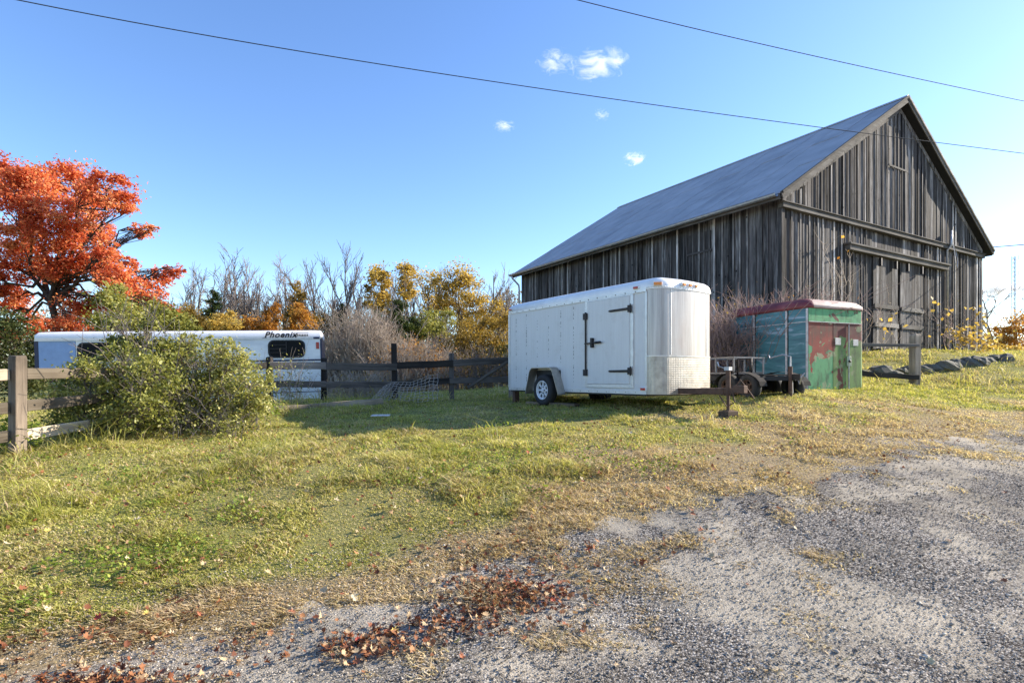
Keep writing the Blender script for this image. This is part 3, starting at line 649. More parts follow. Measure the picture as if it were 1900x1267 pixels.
for a, b in ((.722, 1.178), (1.186, HW-.10)):
    MB().box(a, b, -.008, .03, .0, HH-.29).build('rear_door', M_PEELD, hb, bevel=.004)
m = MB().loft([[(x_, y_, z_) for x_, y_ in arc(HW-.1, .095, .103, -math.pi/2, 0, 6)] for z_ in (-.02, HH)], closed=False); m.build('corner_panel', M_PEELD, hb, True)
MB().box(HW-.03, HW, .1, HL, -.05, HH).build('far_side_panel', M_TEAL, hb)
MB().box(HW-.012, HW+.012, .085, .125, -.03, HH-.01).build('side_post', M_POST, hb)
MB().box(0, HW-.1, -.02, -.0125, HH-.29, HH-.275).build('end_strip', M_POST, hb)
for a, z_, w_, h_ in ((.78, .98, .17, .15), (1.33, .97, .16, .14)): MB().box(a, a+w_, -.016, -.0085, z_, z_+h_).build('number_plate', M_POST, hb, bevel=.003)
lp = MB().box(1.12, 1.27, -.03, -.0085, .52, .74).build('latch_plate', plain('sage_plate', (.24, .29, .18), .5, 0, .2, 9, .1), hb, bevel=.006)
MB().lathe([(.03, 0), (.03, .02), (.012, .03), (.001, .03)], (1.195, -.03, .63), (0, -1, 0), 12).build('latch_knob', M_IRON, lp)
MB().tube([(1.182, -.025, .0), (1.182, -.025, 1.42)], .012, 6).build('door_rod', M_POST, hb)
def hrings(p0, p1, dd):
    """roof skin: rounded along the sides and at the front"""
prof = [(0, 0), (-.03, .01), (-.02, .09), (.05, .18), (.18, .235), (.40, .26)]
rr = []
for ins, dz in prof:
    i = ins; f = ins*1.35; r = max(.04, .14-ins*.2)
    pts = [(i, HL-.0), (i, f+r)]+[(i+r+r*math.cos(a), f+r+r*math.sin(a)) for a in [math.pi+math.pi/2*k/4 for k in range(1, 5)]]+[(HW-i-r+r*math.cos(a), f+r+r*math.sin(a)) for a in [-math.pi/2+math.pi/2*k/4 for k in range(0, 5)]]+[(HW-i, HL-.0)]
    rr.append([(x_, y_, HH+dz) for x_, y_ in pts])
n = len(rr[0]); rf = MB(); rf.loft(rr, closed=False, cap1=True); o = rf.build('roof', M_MAROON, hb, True)
o.data.materials.append(M_ROOFF)
for p in o.data.polygons:
    c_ = p.center
    if c_.y < .45 and c_.x > .28 and c_.z > HH+.03: p.material_index = 1
# ------------------------------------------------------------------ black utility trailer between the two
ut = thing('utility_trailer', 'low black flatbed utility trailer with twin wheels, between white trailer and green box', 'trailer', (5.15, 10.45, 1.08), math.atan2(.923, -.385))
m = MB(); YW = .44
for yy in (-YW, YW): m.beam((.15, yy, .40), (2.9, yy, .40), .07, .09)
for xx in (.18, 1.1, 2.0, 2.86): m.beam((xx, -YW+.036, .40), (xx, YW-.036, .40), .06, .07)
m.beam((-.12, 0, .40), (.2, YW-.05, .40), .06, .08); m.beam((-.12, 0, .40), (.2, -YW+.05, .40), .06, .08); m.box(-.3, -.05, -.05, .05, .37, .48)
m.build('frame', M_BLACK, ut)
MB().box(.2, 2.85, -YW+.05, YW-.05, .452, .48).build('deck', M_DARKW, ut)
m = MB()
for xx in (.95, 1.45, 1.95):
    for yy in (-YW+.05, YW-.05): m.beam((xx, yy, .481), (xx, yy, .80), .028, .028)
for yy in (-YW+.05, YW-.05): m.beam((.93, yy, .82), (1.97, yy, .82), .03, .03); m.beam((.97, yy, .51), (1.93, yy, .505), .02, .03)
for xx in (.95, 1.95): m.beam((xx, -YW+.07, .819), (xx, YW-.07, .819), .028, .028)
m.build('side_rack', plain('dull_grey_steel', (.20, .195, .19), .6, .4, .3, 9, .1, dirt=(.1, .07, .05)), ut)
MB().tube([(.5, YW-.05, .48), (.5, YW-.05, .78), (.85, YW-.05, .78), (.85, YW-.05, .48)], .018, 8).build('hoop_rail', M_IRON, ut, True)
for xx in (.38, .90):
    for yy, o_ in ((YW+.12, 1), (-YW-.12, -1)): wheel(xx, yy, .24, .15, ut, o_, M_RUSTY, None, .55, 5)
for yy in (YW+.12, -YW-.12):
    MB().loft([[(.64+.60*math.cos(a), q, .26+.27*math.sin(a)) for a in [math.pi*k/10 for k in range(11)]] for q in (yy-.09, yy+.09)], closed=False).build('mudguard', plain('dull_mudguard', (.05, .045, .04), .95, 0, .3, 9, .1, spec=.1), ut)
jk = MB().tube([(-.1, .06, .05), (-.1, .06, .62)], .035, 10).box(-.18, -.02, -.02, .14, .03, .05).build('jack', M_RUSTY, ut)
MB().tube([(-.1, .06, .62), (-.1, .06, .80), (-.0, .14, .84), (.22, .22, .78), (.24, .22, .84)], .014, 6).build('crank', M_GALV, jk)
MB().tube([(-.2, 0, .42), (-.3, .06, .3), (-.36, .1, .42), (-.4, .05, .5)], .012, 6).tube([(.0, -.1, .36), (.02, -.14, .12), (.15, -.2, .04)], .012, 6).build('safety_chain', M_GALV, ut)
px, py = local_xy(ut, -.1, .06)
o = MB().box(-.14, .14, -.08, .08, -.06, max(.03, 1.11-gz(px, py))).build('jack_block', M_BLOCK, None, bevel=.006, loc=(px, py, gz(px, py)), rot=(0, 0, .2)); tag(o, 'flat wood block under the black utility trailer jack', 'wood block')
# loose spoked wheel seen under the white trailer
px, py = 3.05, 13.2; lw = thing('spoked_wheel', 'white spoked wheel lying low in the grass beyond the white trailer', 'wheel', (px, py, gz(px, py)), rad(25))
o = wheel(0, 0, .30, .17, lw, -1)
for c_ in list(o.children): c_.parent = lw; c_.location = (0, 0, .28)
bpy.data.objects.remove(o)

# ------------------------------------------------------------------ long horse trailer behind the fence
PA, PT, PD0, PD1 = math.atan2(.135, .467), rad(1.65), 17.0, 19.3
def X(px): k = (px-950)/1040; return (-.848*PD0-k*PD0)/(k*math.sin(PA)-math.cos(PA))
def Zp(py): return (700-py)/1040*PD1+40/1040*PD1+.3          # heights as they show at the right end
t = NT('aluminium_skin'); v = t.coords((1, 1, 1), False); c = t.ramp(t.noise(t.coords((.3, 1, 1), False), 3, 5, .6), [(.35, (.52, .54, .58)), (.65, (.74, .75, .77))]); t.col(c); t.set(.35, .35); M_SKIN = t.m
M_BLUEP = plain('blue_trailer_panel', (.22, .33, .55), .4, .1, .12, 4, .05)
M_NAVY = plain('navy_trim', (.012, .018, .06), .4, 0, .2, 5, 0)
M_ROOFW = plain('white_trailer_roof', (.74, .74, .75), .45, .1, .08, 3, .05)
M_GLASS = plain('dark_window_glass', (.008, .009, .011), .3, 0, .1, 3, 0, spec=.08)
ht = thing('horse_trailer', 'long white and blue gooseneck horse trailer behind the rail fence', 'trailer', (-.848*PD0, PD0, .24), PA); ht.rotation_euler = (0, -PT, PA)
PG = 0; ox = 0; zt = Zp(614); zr = Zp(628); zb = Zp(668.5); z0 = Zp(740); xl, xr = X(68)-ox, X(601)-ox; xn = X(196)-ox; DW = 2.2; zn = Zp(675)-PG
MB().box(xl+.05, xr-.03, .04, DW-.04, zn+.03, zt-.12).box(xn+.03, xr-.03, .04, DW-.04, z0, zn+.02).build('inner_box', M_BLACK, ht)
MB().box(X(145)-ox, xr-.06, 0, .035, zb+.03, zr-.02).build('side_panel', M_SKIN, ht)
MB().box(X(76)-ox, X(144.5)-ox, -.004, .035, zb-.10, zr-.02).build('side_panel', M_BLUEP, ht)
MB().box(xn, xr-.06, 0, .035, z0+.25, zb-.03).build('lower_panel', M_SKIN, ht); MB().box(xn, xr-.05, -.004, .034, z0, z0+.245).build('skirt_panel', M_SKIN, ht)
MB().box(xn, xr-.05, -.012, .034, zb-.028, zb+.028).build('waist_trim', M_NAVY, ht); MB().box(xn, xr-.05, -.010, .02, z0+.235, z0+.26).build('skirt_trim', M_NAVY, ht)
MB().box(xl, X(75.5)-ox, -.006, DW, zn-.03, zr-.02).build('nose_trim', M_NAVY, ht)
MB().box(xl, xn-.005, -.003, DW, zn, zb-.105).build('gooseneck_floor', M_SKIN, ht)
MB().box(xr-.055, xr, -.008, DW, z0, zr-.02).build('corner_post', M_NAVY, ht)
prof = [(-.015, 0), (-.02, .06), (.0, .16), (.06, .24), (.16, zt-zr), (.5, zt-zr+.04)]
def rrect(x0, x1, y0, y1, r, z, n=5):
    return [(cx+r*math.cos(a0+math.pi/2*k/n), cy+r*math.sin(a0+math.pi/2*k/n), z) for cx, cy, a0 in ((x1-r, y1-r, 0), (x0+r, y1-r, math.pi/2), (x0+r, y0+r, math.pi), (x1-r, y0+r, 1.5*math.pi)) for k in range(n+1)]
MB().loft([rrect(xl+max(0, a), xr-max(0, a)*.3, a, DW-a, .06+max(0, a)*.3, zr+b) for a, b in prof], cap0=True, cap1=True).build('roof', M_ROOFW, ht, True)
MB().box(xl+.02, xr-.02, -.035, -.003, zr-.03, zr+.012).build('roof_rail', M_ALU, ht)
def rwin(x0, x1, za, zb_, r, mat, fr):
    def rr_(x0, x1, za, zb_, r): return [(cx+r*math.cos(a0+math.pi/2*k/4), cz+r*math.sin(a0+math.pi/2*k/4)) for cx, cz, a0 in ((x1-r, zb_-r, 0), (x0+r, zb_-r, math.pi/2), (x0+r, za+r, math.pi), (x1-r, za+r, 1.5*math.pi)) for k in range(5)]
    o_ = rr_(x0-.05, x1+.05, za-.05, zb_+.05, r+.04); i_ = rr_(x0, x1, za, zb_, r)
    w_ = MB().loft([[(a, -.004, b) for a, b in o_], [(a, -.03, b) for a, b in o_], [(a, -.03, b) for a, b in i_], [(a, -.006, b) for a, b in i_]]).build('window', fr, ht)
    MB().prism([(a, -.008, b) for a, b in i_], (0, .006, 0)).build('pane', mat, w_); return w_
w1 = rwin(X(151)-ox, X(214)-ox, Zp(663)-PG, Zp(635)-PG, .14, M_GLASS, M_BLACK)
w2 = rwin(X(504)-ox, X(567)-ox, Zp(661)-PG, Zp(634)-PG, .14, M_GLASS, M_BLACK)
MB().box(X(535)-ox-.015, X(535)-ox+.015, -.034, -.01, Zp(661)-PG, Zp(634.5)-PG).build('window_bar', M_IRON, w2)
for k in range(3): MB().box(X(504)-ox, X(534)-ox, -.03, -.012, Zp(640+7*k)-PG-.012, Zp(640+7*k)-PG+.012).build('window_bar', M_IRON, w2)
rwin(X(300)-ox, X(360)-ox, Zp(661)-PG, Zp(636)-PG, .14, M_GLASS, M_BLACK)
MB().box(X(590)-ox, X(594)-ox+.03, -.05, -.005, Zp(648)-PG, Zp(636)-PG).build('tail_lamp', M_RED, ht, bevel=.01)
MB().tube([(X(586)-ox, -.03, Zp(628)-PG), (X(597)-ox, -.05, Zp(628)-PG)], .03, 6).build('marker_light', M_NAVY, ht)
for xx in (X(420)-ox, X(465)-ox): wheel(xx, .14, .38, .24, ht, -1); wheel(xx, DW-.14, .38, .24, ht, 1)
fc = bpy.data.curves.new('lettering', 'FONT'); fc.body = 'Phoenix'; fc.size = .275; fc.shear = .35; fc.extrude = .004; fc.space_character = 1.13; fc.offset = .008
fo_ = bpy.data.objects.new('tmp_text', fc); COL.objects.link(fo_); dg = bpy.context.evaluated_depsgraph_get(); me = bpy.data.meshes.new_from_object(fo_.evaluated_get(dg)); bpy.data.objects.remove(fo_)
M_INK = plain('black_lettering', (.02, .018, .02), .5, 0, .05, 5, 0)
link('lettering', me, M_INK, ht, (X(495)-ox, -.04, Zp(626.5)-PG), (math.pi/2, 0, 0))
m = MB(); MB().box(X(492)-ox, X(500)-ox, -.044, -.038, Zp(627.5)-PG, Zp(626.9)-PG).build('lettering_stroke', M_INK, ht); MB().box(X(549)-ox, X(577)-ox, -.044, -.038, Zp(618.6)-PG, Zp(617.8)-PG).build('lettering_rule', M_INK, ht)
for k in range(9): m.box(X(550+k*3)-ox, X(551.8+k*3)-ox, -.044, -.038, Zp(624.5)-PG, Zp(621)-PG)
o = m.build('small_lettering', M_INK, ht); o['kind'] = 'stuff'
MB().beam((xl+.5, 1.1, zn), (xl+.45, 1.1, .35), .12, .12).build('gooseneck_post', M_BLACK, ht); MB().box(xl+.35, xl+.65, .95, 1.25, -.05, .35).build('prop_block', M_BLOCK, ht)

# ------------------------------------------------------------------ fences
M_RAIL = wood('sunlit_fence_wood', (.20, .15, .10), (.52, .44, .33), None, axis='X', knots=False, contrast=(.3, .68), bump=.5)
M_RAILD = wood('shaded_fence_wood', (.035, .03, .03), (.20, .175, .15), None, axis='X', knots=False, contrast=(.3, .68), bump=.5)  # darker copy of the sunlit rail wood, shade put into the colour
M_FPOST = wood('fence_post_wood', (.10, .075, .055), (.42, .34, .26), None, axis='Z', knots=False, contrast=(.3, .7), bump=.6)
M_FPOSTD = wood('shaded_fence_post', (.04, .036, .035), (.24, .21, .19), None, axis='Z', knots=False, contrast=(.3, .7), bump=.6)  # post wood darkened likewise, shade in the colour
def oriented(name, p0, p1, w, h, mat, parent, bevel=.008):
    """a rail whose local x runs along it, so that the grain follows"""
    p0, p1 = Vector(p0), Vector(p1); d = p1-p0; L = d.length; q = d.to_track_quat('X', 'Z')
    m = MB(); n = 6; rings = []
    for i in range(n+1):
        x_ = L*i/n; dy, dz = RNG.uniform(-.006, .006), RNG.uniform(-.008, .008); rings.append([(x_, -w/2+dy, -h/2+dz), (x_, w/2+dy, -h/2+dz), (x_, w/2+dy, h/2+dz), (x_, -w/2+dy, h/2+dz)])
    m.loft(rings, cap0=True, cap1=True); o = m.build(name, mat, parent, bevel=bevel, seg=1); o.location = p0-(parent.location if parent else Vector()); o.rotation_mode = 'QUATERNION'; o.rotation_quaternion = q; return o
def post(px, py, zbase, ztop, w, d_, mat, parent, lean=(0, 0), yaw=0):
    m = MB(); M = Matrix.Rotation(yaw, 4, 'Z'); h = ztop-zbase; rings = []
    for z_ in (-.3, 0, h*.5, h*.97, h):
        k = 1 if z_ < h*.98 else .9; rings.append([M @ Vector((sx*w/2*k+lean[0]*z_/h, sy*d_/2*k+lean[1]*z_/h, z_+(RNG.uniform(-.012, .012) if z_ >= h*.97 else 0))) for sx, sy in ((-1, -1), (1, -1), (1, 1), (-1, 1))])
    m.loft(rings, cap0=True, cap1=True); o = m.build('post', mat, parent, bevel=.008); o.location = Vector((px, py, zbase))-parent.location; return o
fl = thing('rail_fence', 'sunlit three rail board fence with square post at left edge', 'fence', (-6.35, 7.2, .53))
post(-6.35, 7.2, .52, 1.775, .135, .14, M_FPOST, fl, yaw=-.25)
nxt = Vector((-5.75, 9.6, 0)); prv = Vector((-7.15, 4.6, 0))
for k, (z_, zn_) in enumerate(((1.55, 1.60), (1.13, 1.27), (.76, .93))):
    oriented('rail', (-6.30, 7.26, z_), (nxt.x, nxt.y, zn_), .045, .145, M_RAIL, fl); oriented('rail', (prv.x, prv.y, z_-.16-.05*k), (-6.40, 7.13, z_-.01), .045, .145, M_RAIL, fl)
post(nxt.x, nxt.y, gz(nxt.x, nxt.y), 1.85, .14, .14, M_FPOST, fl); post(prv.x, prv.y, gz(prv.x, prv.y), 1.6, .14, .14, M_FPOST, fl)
fb = thing('rail_fence', 'shaded dark two rail fence running from the shrub to behind the white trailer', 'fence', (-2.9, 13.9, .9))
pp = [(500, 662, 13.0), (601, 664, 13.5), (733, 637, 13.8), (838, 655, 14.1), (948, 660, 14.3)]
fpts = []
for px, top, d in pp:
    p = at(px, top, d); g_ = gz(p.x, p.y); post(p.x, p.y, g_, p.z, .12, .12, M_FPOSTD, fb, lean=(-.03 if px == 733 else 0, 0), yaw=RNG.uniform(-.2, .2)); fpts.append(p)
for (a, b), (ya, yb), (za, zb2) in zip(((0, 1), (1, 2), (2, 3), (3, 4)), ((678, 678), (680, 681), (679, 674), (674, 668)), ((712, 713), (714, 713), (713, 706), (707, 704))):
    for y0, y1, k in ((ya, yb, 0), (za, zb2, 1)):
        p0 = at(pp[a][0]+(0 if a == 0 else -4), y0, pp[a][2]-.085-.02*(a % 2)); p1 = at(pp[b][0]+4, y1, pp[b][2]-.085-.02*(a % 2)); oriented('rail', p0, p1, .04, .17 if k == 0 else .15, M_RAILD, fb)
# left stretch behind the shrub
q0 = Vector((-5.45, 10.1, 0)); q1 = fpts[0]
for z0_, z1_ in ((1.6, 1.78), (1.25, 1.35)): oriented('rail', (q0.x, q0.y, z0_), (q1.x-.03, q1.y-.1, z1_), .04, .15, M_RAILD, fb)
tag(oriented('fallen_rail', at(868, 719, 13.6), at(942, 671, 13.2), .05, .07, M_RAILD, None), 'dark broken rail leaning across the fence beside the white trailer', 'rail')
p0, p1 = at(478, 769, 11.4), at(710, 745, 12.6); p0.z = gz(p0.x, p0.y)+.06; p1.z = gz(p1.x, p1.y)+.06
tag(oriented('timber', p0, p1, .12, .14, M_RAIL, None), 'long squared tan timber lying on the grass below the dark fence', 'timber')
for (a, b, c_, d_, lab) in ((118, 812, 255, 790, 'split grey rail lying in the weeds beneath the big shrub, nearer the square post'), (262, 790, 420, 772, 'short grey log lying under the right half of the big shrub')):
    A, B = at(a, b, 9.0), at(c_, d_, 9.8); A.z = gz(A.x, A.y)+.10; B.z = gz(B.x, B.y)+.12; tag(oriented('fallen_rail', A, B, .09, .10, M_RAILD, None), lab, 'rail')
fr = thing('rail_fence', 'short two rail fence between the green box and the dark leaning post', 'fence', (9.84, 13.7, 1.3))
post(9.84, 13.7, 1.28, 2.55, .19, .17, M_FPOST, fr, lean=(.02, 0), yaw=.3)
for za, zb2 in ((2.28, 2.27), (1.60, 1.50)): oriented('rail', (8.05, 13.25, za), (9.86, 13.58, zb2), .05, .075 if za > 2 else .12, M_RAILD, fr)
# crumpled wire mesh roll by the fence
M_WIRE = plain('grey_wire', (.30, .27, .25), .5, .4, .2, 9, 0)
wm = thing('wire_mesh', 'crumpled roll of woven fence wire slumped against the dark fence', 'wire mesh', tuple(at(765, 752, 12.9)))
def wpt(u, v_):
    px = 700+112*u+(-14+26*v_)*(1-u); z_ = v_*.62*(.55+.45*u) + .04*math.sin(9*u); b = at(px, 750-6*u, 12.9+.35*math.sin(3*u+1)+.25*v_); return Vector((b.x, b.y, gz(b.x, b.y)+.02+z_))-wm.location
m = MB()
for i in range(15): m.tube([wpt(i/14+.012*math.sin(j*2+i), j/8) for j in range(9)], .007, 4, False)
for j in range(9): m.tube([wpt(i/24, j/8+.015*math.sin(i*1.3+j)) for i in range(25)], .007, 4, False)
m.build('wire_strands', M_WIRE, wm)
# stones edging the ramp
sr = random.Random(4)
def stone_mesh(seed):
    r_ = random.Random(seed); bm_v = []; fs = []
    n, k = 9, 6
    rings = []
    for i in range(1, k):
        a = math.pi*i/k; rings.append([(math.sin(a)*math.cos(2*math.pi*j/n)*(1+r_.uniform(-.22, .22)), math.sin(a)*math.sin(2*math.pi*j/n)*(1+r_.uniform(-.22, .22)), math.cos(a)*(.8+r_.uniform(-.1, .1))) for j in range(n)])
    return MB().loft(rings, cap0=True, cap1=True).mesh('stone', False)
SM = [stone_mesh(i) for i in range(5)]
NTH = 'nearest second third fourth fifth sixth seventh eighth ninth tenth eleventh twelfth thirteenth fourteenth fifteenth sixteenth seventeenth eighteenth'.split()
for k in range(18):
    px = 1612+k*14.6+sr.uniform(-4, 4); d = 14.5+.12*math.sin(k*1.7)+.10*k; x_ = (px-950)/1040*d; s_ = sr.uniform(.15, .27)*(1.2 if k in (0, 1, 9, 10, 17) else 1)
    o = link('stone', SM[k % 5], M_STONE, None, (x_, d, gz(x_, d)+s_*.05+sr.uniform(-.02, .05)), (sr.uniform(-.4, .4), sr.uniform(-.4, .4), sr.uniform(0, 6))); o.scale = (s_*1.35, s_, s_*.85)
    tag(o, f'dark mossy stone in the row edging the grass ramp, {NTH[k]} from the green box' if k else 'dark mossy stone in the row edging the grass ramp, nearest the green box', 'stone', 'stones edging the grass ramp')
# lattice mast far away
mt = thing('lattice_mast', 'thin lattice radio mast far beyond the barn corner', 'mast', tuple(at(1881, 640, 120)))
m = MB(); H_ = 19.0; tri = [(.35*math.cos(a), .35*math.sin(a)) for a in (0, 2.09, 4.19)]
for x_, y_ in tri: m.tube([(x_, y_, -3), (x_, y_, H_)], .06, 4)
for k in range(22):
    z_ = -2+k*.95
    for j in range(3):
        a, b = tri[j], tri[(j+1) % 3]; m.tube([(*a, z_), (*b, z_+.95)], .035, 3)
m.build('tower', M_GALV, mt)
for z_ in (18.2, 15.0, 13): MB().tube([(0, 0, z_), (.9, -.1, z_), (.9, -.1, z_+.9)], .05, 4).build('antenna', M_GALV, mt)
# overhead wires
M_CABLE = plain('black_cable', (.02, .02, .022), .6, 0, .1, 5, 0)
def cable(lab, pts, r, ext=(10, 14)):
    pts = [Vector(p) for p in pts]; a, b, c_ = pts; P = []
    for i in range(25):
        t_ = i/24; L0 = (1-t_)*(1-2*t_); L1 = 4*t_*(1-t_); L2 = t_*(2*t_-1); P.append(a*L0+b*L1+c_*L2)
    e0 = P[0]+(P[0]-P[1])*ext[0]; e1 = P[-1]+(P[-1]-P[-2])*ext[1]
    o = MB().tube([e0]+P+[e1], r, 6).build('overhead_wire', M_CABLE, None, True); tag(o, lab, 'wire', 'overhead wires'); return o
cable('longest overhead wire, sagging right across the sky and in front of the barn gable', (at(30, 0, 8.9), at(950, 157, 11.6), at(1900, 285, 14.6)), .0085)
cable('upper right overhead wire crossing the sky above the barn ridge', (at(1070, 0, 10.4), at(1480, 97.5, 12.1), at(1900, 188, 14.2)), .0085)
o = cable('short overhead wire running from the right barn eave out of frame', (at(1838, 459, 22.6), at(1870, 456.5, 21.5), at(1900, 454, 20.5)), .016, (.3, 30))
# ------------------------------------------------------------------ trees and shrubs
M_BARK = plain('grey_bark', (.13, .105, .085), .95, 0, .4, 7, .6)
M_BARKD = plain('dark_bark', (.05, .036, .03), .95, 0, .4, 7, .6)
M_TWIG = plain('pale_twig', (.36, .295, .235), .9, 0, .35, 5, .2)
M_TWIGG = plain('grey_twig', (.20, .165, .145), .9, 0, .3, 5, .2)
M_TWIGR = plain('pinkish_twig', (.27, .19, .165), .9, 0, .35, 5, .2)
L_RED = leafmat('red_maple_leaf', [(0, (.18, .025, .015)), (.25, (.46, .085, .04)), (.6, (.68, .22, .095)), (.85, (.74, .38, .19)), (1, (.70, .50, .24))], .5)
L_YEL = leafmat('yellow_leaf', [(0, (.24, .17, .04)), (.5, (.46, .335, .08)), (1, (.64, .50, .17))], .45)
L_ORG = leafmat('orange_leaf', [(0, (.19, .085, .02)), (.5, (.42, .20, .035)), (1, (.58, .36, .09))], .4)
L_FAR = leafmat('far_brown_foliage', [(0, (.10, .075, .045)), (.5, (.20, .155, .09)), (1, (.30, .24, .14))], .3)
L_BRN = leafmat('brown_olive_leaf', [(0, (.09, .07, .018)), (.5, (.25, .17, .035)), (1, (.42, .30, .07))], .4)
L_PINE = leafmat('dark_evergreen_leaf', [(0, (.012, .028, .010)), (.5, (.04, .07, .018)), (1, (.11, .13, .035))], .25)
L_SHRUB = leafmat('shrub_leaf', [(0, (.045, .055, .012)), (.35, (.16, .175, .035)), (.7, (.34, .34, .09)), (1, (.56, .52, .24))], .35, .45)
L_DKSH = leafmat('dark_shrub_leaf', [(0, (.02, .03, .012)), (.5, (.055, .075, .022)), (1, (.14, .14, .05))], .3)
L_WEED = leafmat('weed_leaf', [(0, (.08, .13, .015)), (.6, (.22, .29, .04)), (1, (.40, .43, .09))], .4)
R = np.random.default_rng(11)
def wb(lst, d, spread=.7):             # crown lumps from photo places, at true distance d
    out = []
    for px, py, r in lst:
        rr_ = r/1040*d; dd = d+R.uniform(-1, 1)*spread*min(3.0, d*.09); out.append((tuple(at(px, py, dd)), rr_))
    return out
def foot(px, d): x_ = (px-950)/1040*d; return (x_, d, gz(x_, d))
blob_plant('maple_tree', 'tall red and orange maple tree with dark trunk at the left edge', 'tree', foot(98, 27), wb([(a_, b_+12, r_*.92) for a_, b_, r_ in [(60, 330, 48), (120, 322, 42), (10, 318, 50), (198, 340, 40), (228, 366, 24), (175, 372, 34), (30, 400, 58), (110, 398, 55), (180, 422, 34), (40, 470, 52), (120, 470, 50), (185, 480, 38), (262, 416, 20), (285, 410, 9), (225, 512, 34), (300, 500, 24), (326, 492, 15), (275, 528, 28), (20, 545, 40), (150, 555, 36), (60, 590, 34), (130, 600, 34), (210, 555, 30), (300, 560, 20), (325, 570, 14), (-70, 400, 70), (-60, 520, 60), (5, 600, 30), (240, 480, 20), (200, 455, 24)]], 27, .9),
    72000, .14, L_RED, M_BARKD, R, trunk=tuple(at(103, 520, 27)), flat=.4, sub=26, tight=.21, trunk_r=.2, zflat=.62)
# young green saplings and dark shrubs behind the horse trailer
for i, (px, d, bl, n, sz, lm, lab) in enumerate([
    (20, 20, [(10, 620, 45), (55, 640, 40), (-40, 620, 60), (30, 680, 45), (75, 670, 25), (10, 720, 50)], 9000, .11, L_DKSH, 'dark green shrub at the left edge behind the square fence post'),
    (215, 23, [(205, 560, 28), (230, 590, 30), (190, 600, 25), (250, 610, 28), (215, 540, 16)], 5000, .12, L_SHRUB, 'olive green sapling rising above the horse trailer in front of the red maple'),
    (300, 25, [(290, 585, 28), (320, 600, 28), (345, 605, 22), (300, 615, 26), (265, 600, 22)], 5500, .13, L_SHRUB, 'yellow green bush behind the horse trailer roof right of the red maple'),
    (250, 30, [(235, 545, 26), (265, 570, 24), (280, 590, 20), (240, 590, 26)], 4000, .16, L_BRN, 'brown leaved small tree between the red maple and the yellow green bush'),
    (420, 36, [(415, 598, 20), (400, 606, 14), (435, 604, 15), (425, 585, 10)], 3500, .13, L_YEL, 'low bright yellow bush just above the middle of the horse trailer roof'),
    (500, 38, [(480, 600, 20), (505, 582, 15), (495, 608, 22), (512, 570, 9), (460, 608, 14)], 4500, .14, L_ORG, 'orange leaved small tree above the trailer lettering'),
    (560, 38, [(560, 590, 20), (545, 606, 16), (575, 605, 16), (555, 570, 10)], 4000, .14, L_ORG, 'orange brown young tree above the right end of the horse trailer'),
    (545, 42, [(550, 530, 10), (553, 555, 14), (545, 580, 18), (560, 545, 9)], 2200, .15, L_BRN, 'narrow reddish brown tree left of the tall bare tree'),
    (800, 40, [(790, 600, 22), (815, 610, 20), (775, 615, 20), (830, 590, 16), (800, 580, 12)], 5000, .14, L_SHRUB, 'olive bush between the dark evergreens and the widest yellow tree'),
    (350, 40, [(345, 585, 18), (365, 595, 18), (330, 595, 18), (380, 605, 16)], 3500, .14, L_BRN, 'brown bush at the foot of the bare tree nearest the red maple'),
    (600, 42, [(600, 590, 18), (615, 600, 16), (585, 600, 14), (630, 590, 16)], 3500, .14, L_BRN, 'brown bush between the trailer end and the densest bare tree'),
    (790, 33, [(760, 655, 26), (790, 665, 30), (775, 690, 30), (745, 690, 25), (740, 660, 16), (810, 690, 22)], 9000, .12, L_ORG, 'tan orange bush behind the leaning fence post'),
    (870, 35, [(850, 640, 32), (880, 615, 28), (900, 650, 34), (870, 680, 36), (930, 640, 32), (925, 690, 34), (840, 690, 24), (905, 600, 18), (940, 600, 22)], 20000, .13, L_BRN, 'wide olive brown bush behind the fence beside the white trailer'),
    (930, 33, [(930, 680, 20), (905, 705, 18), (940, 655, 16)], 3500, .09, L_DKSH, 'dark green bush tucked against the back of the white trailer'),
    ]): blob_plant('bush' if 'bush' in lab or 'shrub' in lab else 'small_tree', lab, 'bush' if 'bush' in lab or 'shrub' in lab else 'tree', foot(px, d), wb(bl, d), n, sz, lm, M_BARKD, R, trunk_r=.07, sub=18, tight=.26, zflat=.8, forks=3, fork_z=.3, trunk_name='stems', crown='foliage')
# evergreens
def conifer(name, lab, px, top, d, halfw, n, base_py=700):
    b = np.array(foot(px, d)); h = at(px, top, d).z-b[2]; root = thing(name, lab, 'tree', tuple(b)); wr = halfw/1040*d
    P = []; polys = [poly_to((0, 0, -.2), (0, 0, h), R, 6, .004, .16, .02)]
    for k in range(46):
        f = .08+.9*k/46; L = wr*(1-f)**.75*(.7+.6*R.random())+.15; a = R.random()*6.28; q = np.array([math.cos(a)*L, math.sin(a)*L, h*f-.12*L]); polys.append(poly_to((0, 0, h*f), q, R, 4, .03, .03, .008))
        m_ = max(8, int(2.4*n*L/(wr*22))); t_ = R.random((m_, 1))**.7; P.append(np.array([0, 0, h*f])+(q-np.array([0, 0, h*f]))*t_+R.normal(size=(m_, 3))*np.array([.22, .22, .11])*(.5+L*.35))
    V, F = tubes(polys, 5); bulk('trunk', V, F, M_BARKD, root, None, True); P = np.concatenate(P); V, F = leaves(P, .2, R, .4, .3); bulk('crown', V, F, L_PINE, root, {'rnd': ('FACE', R.random(len(P)))})
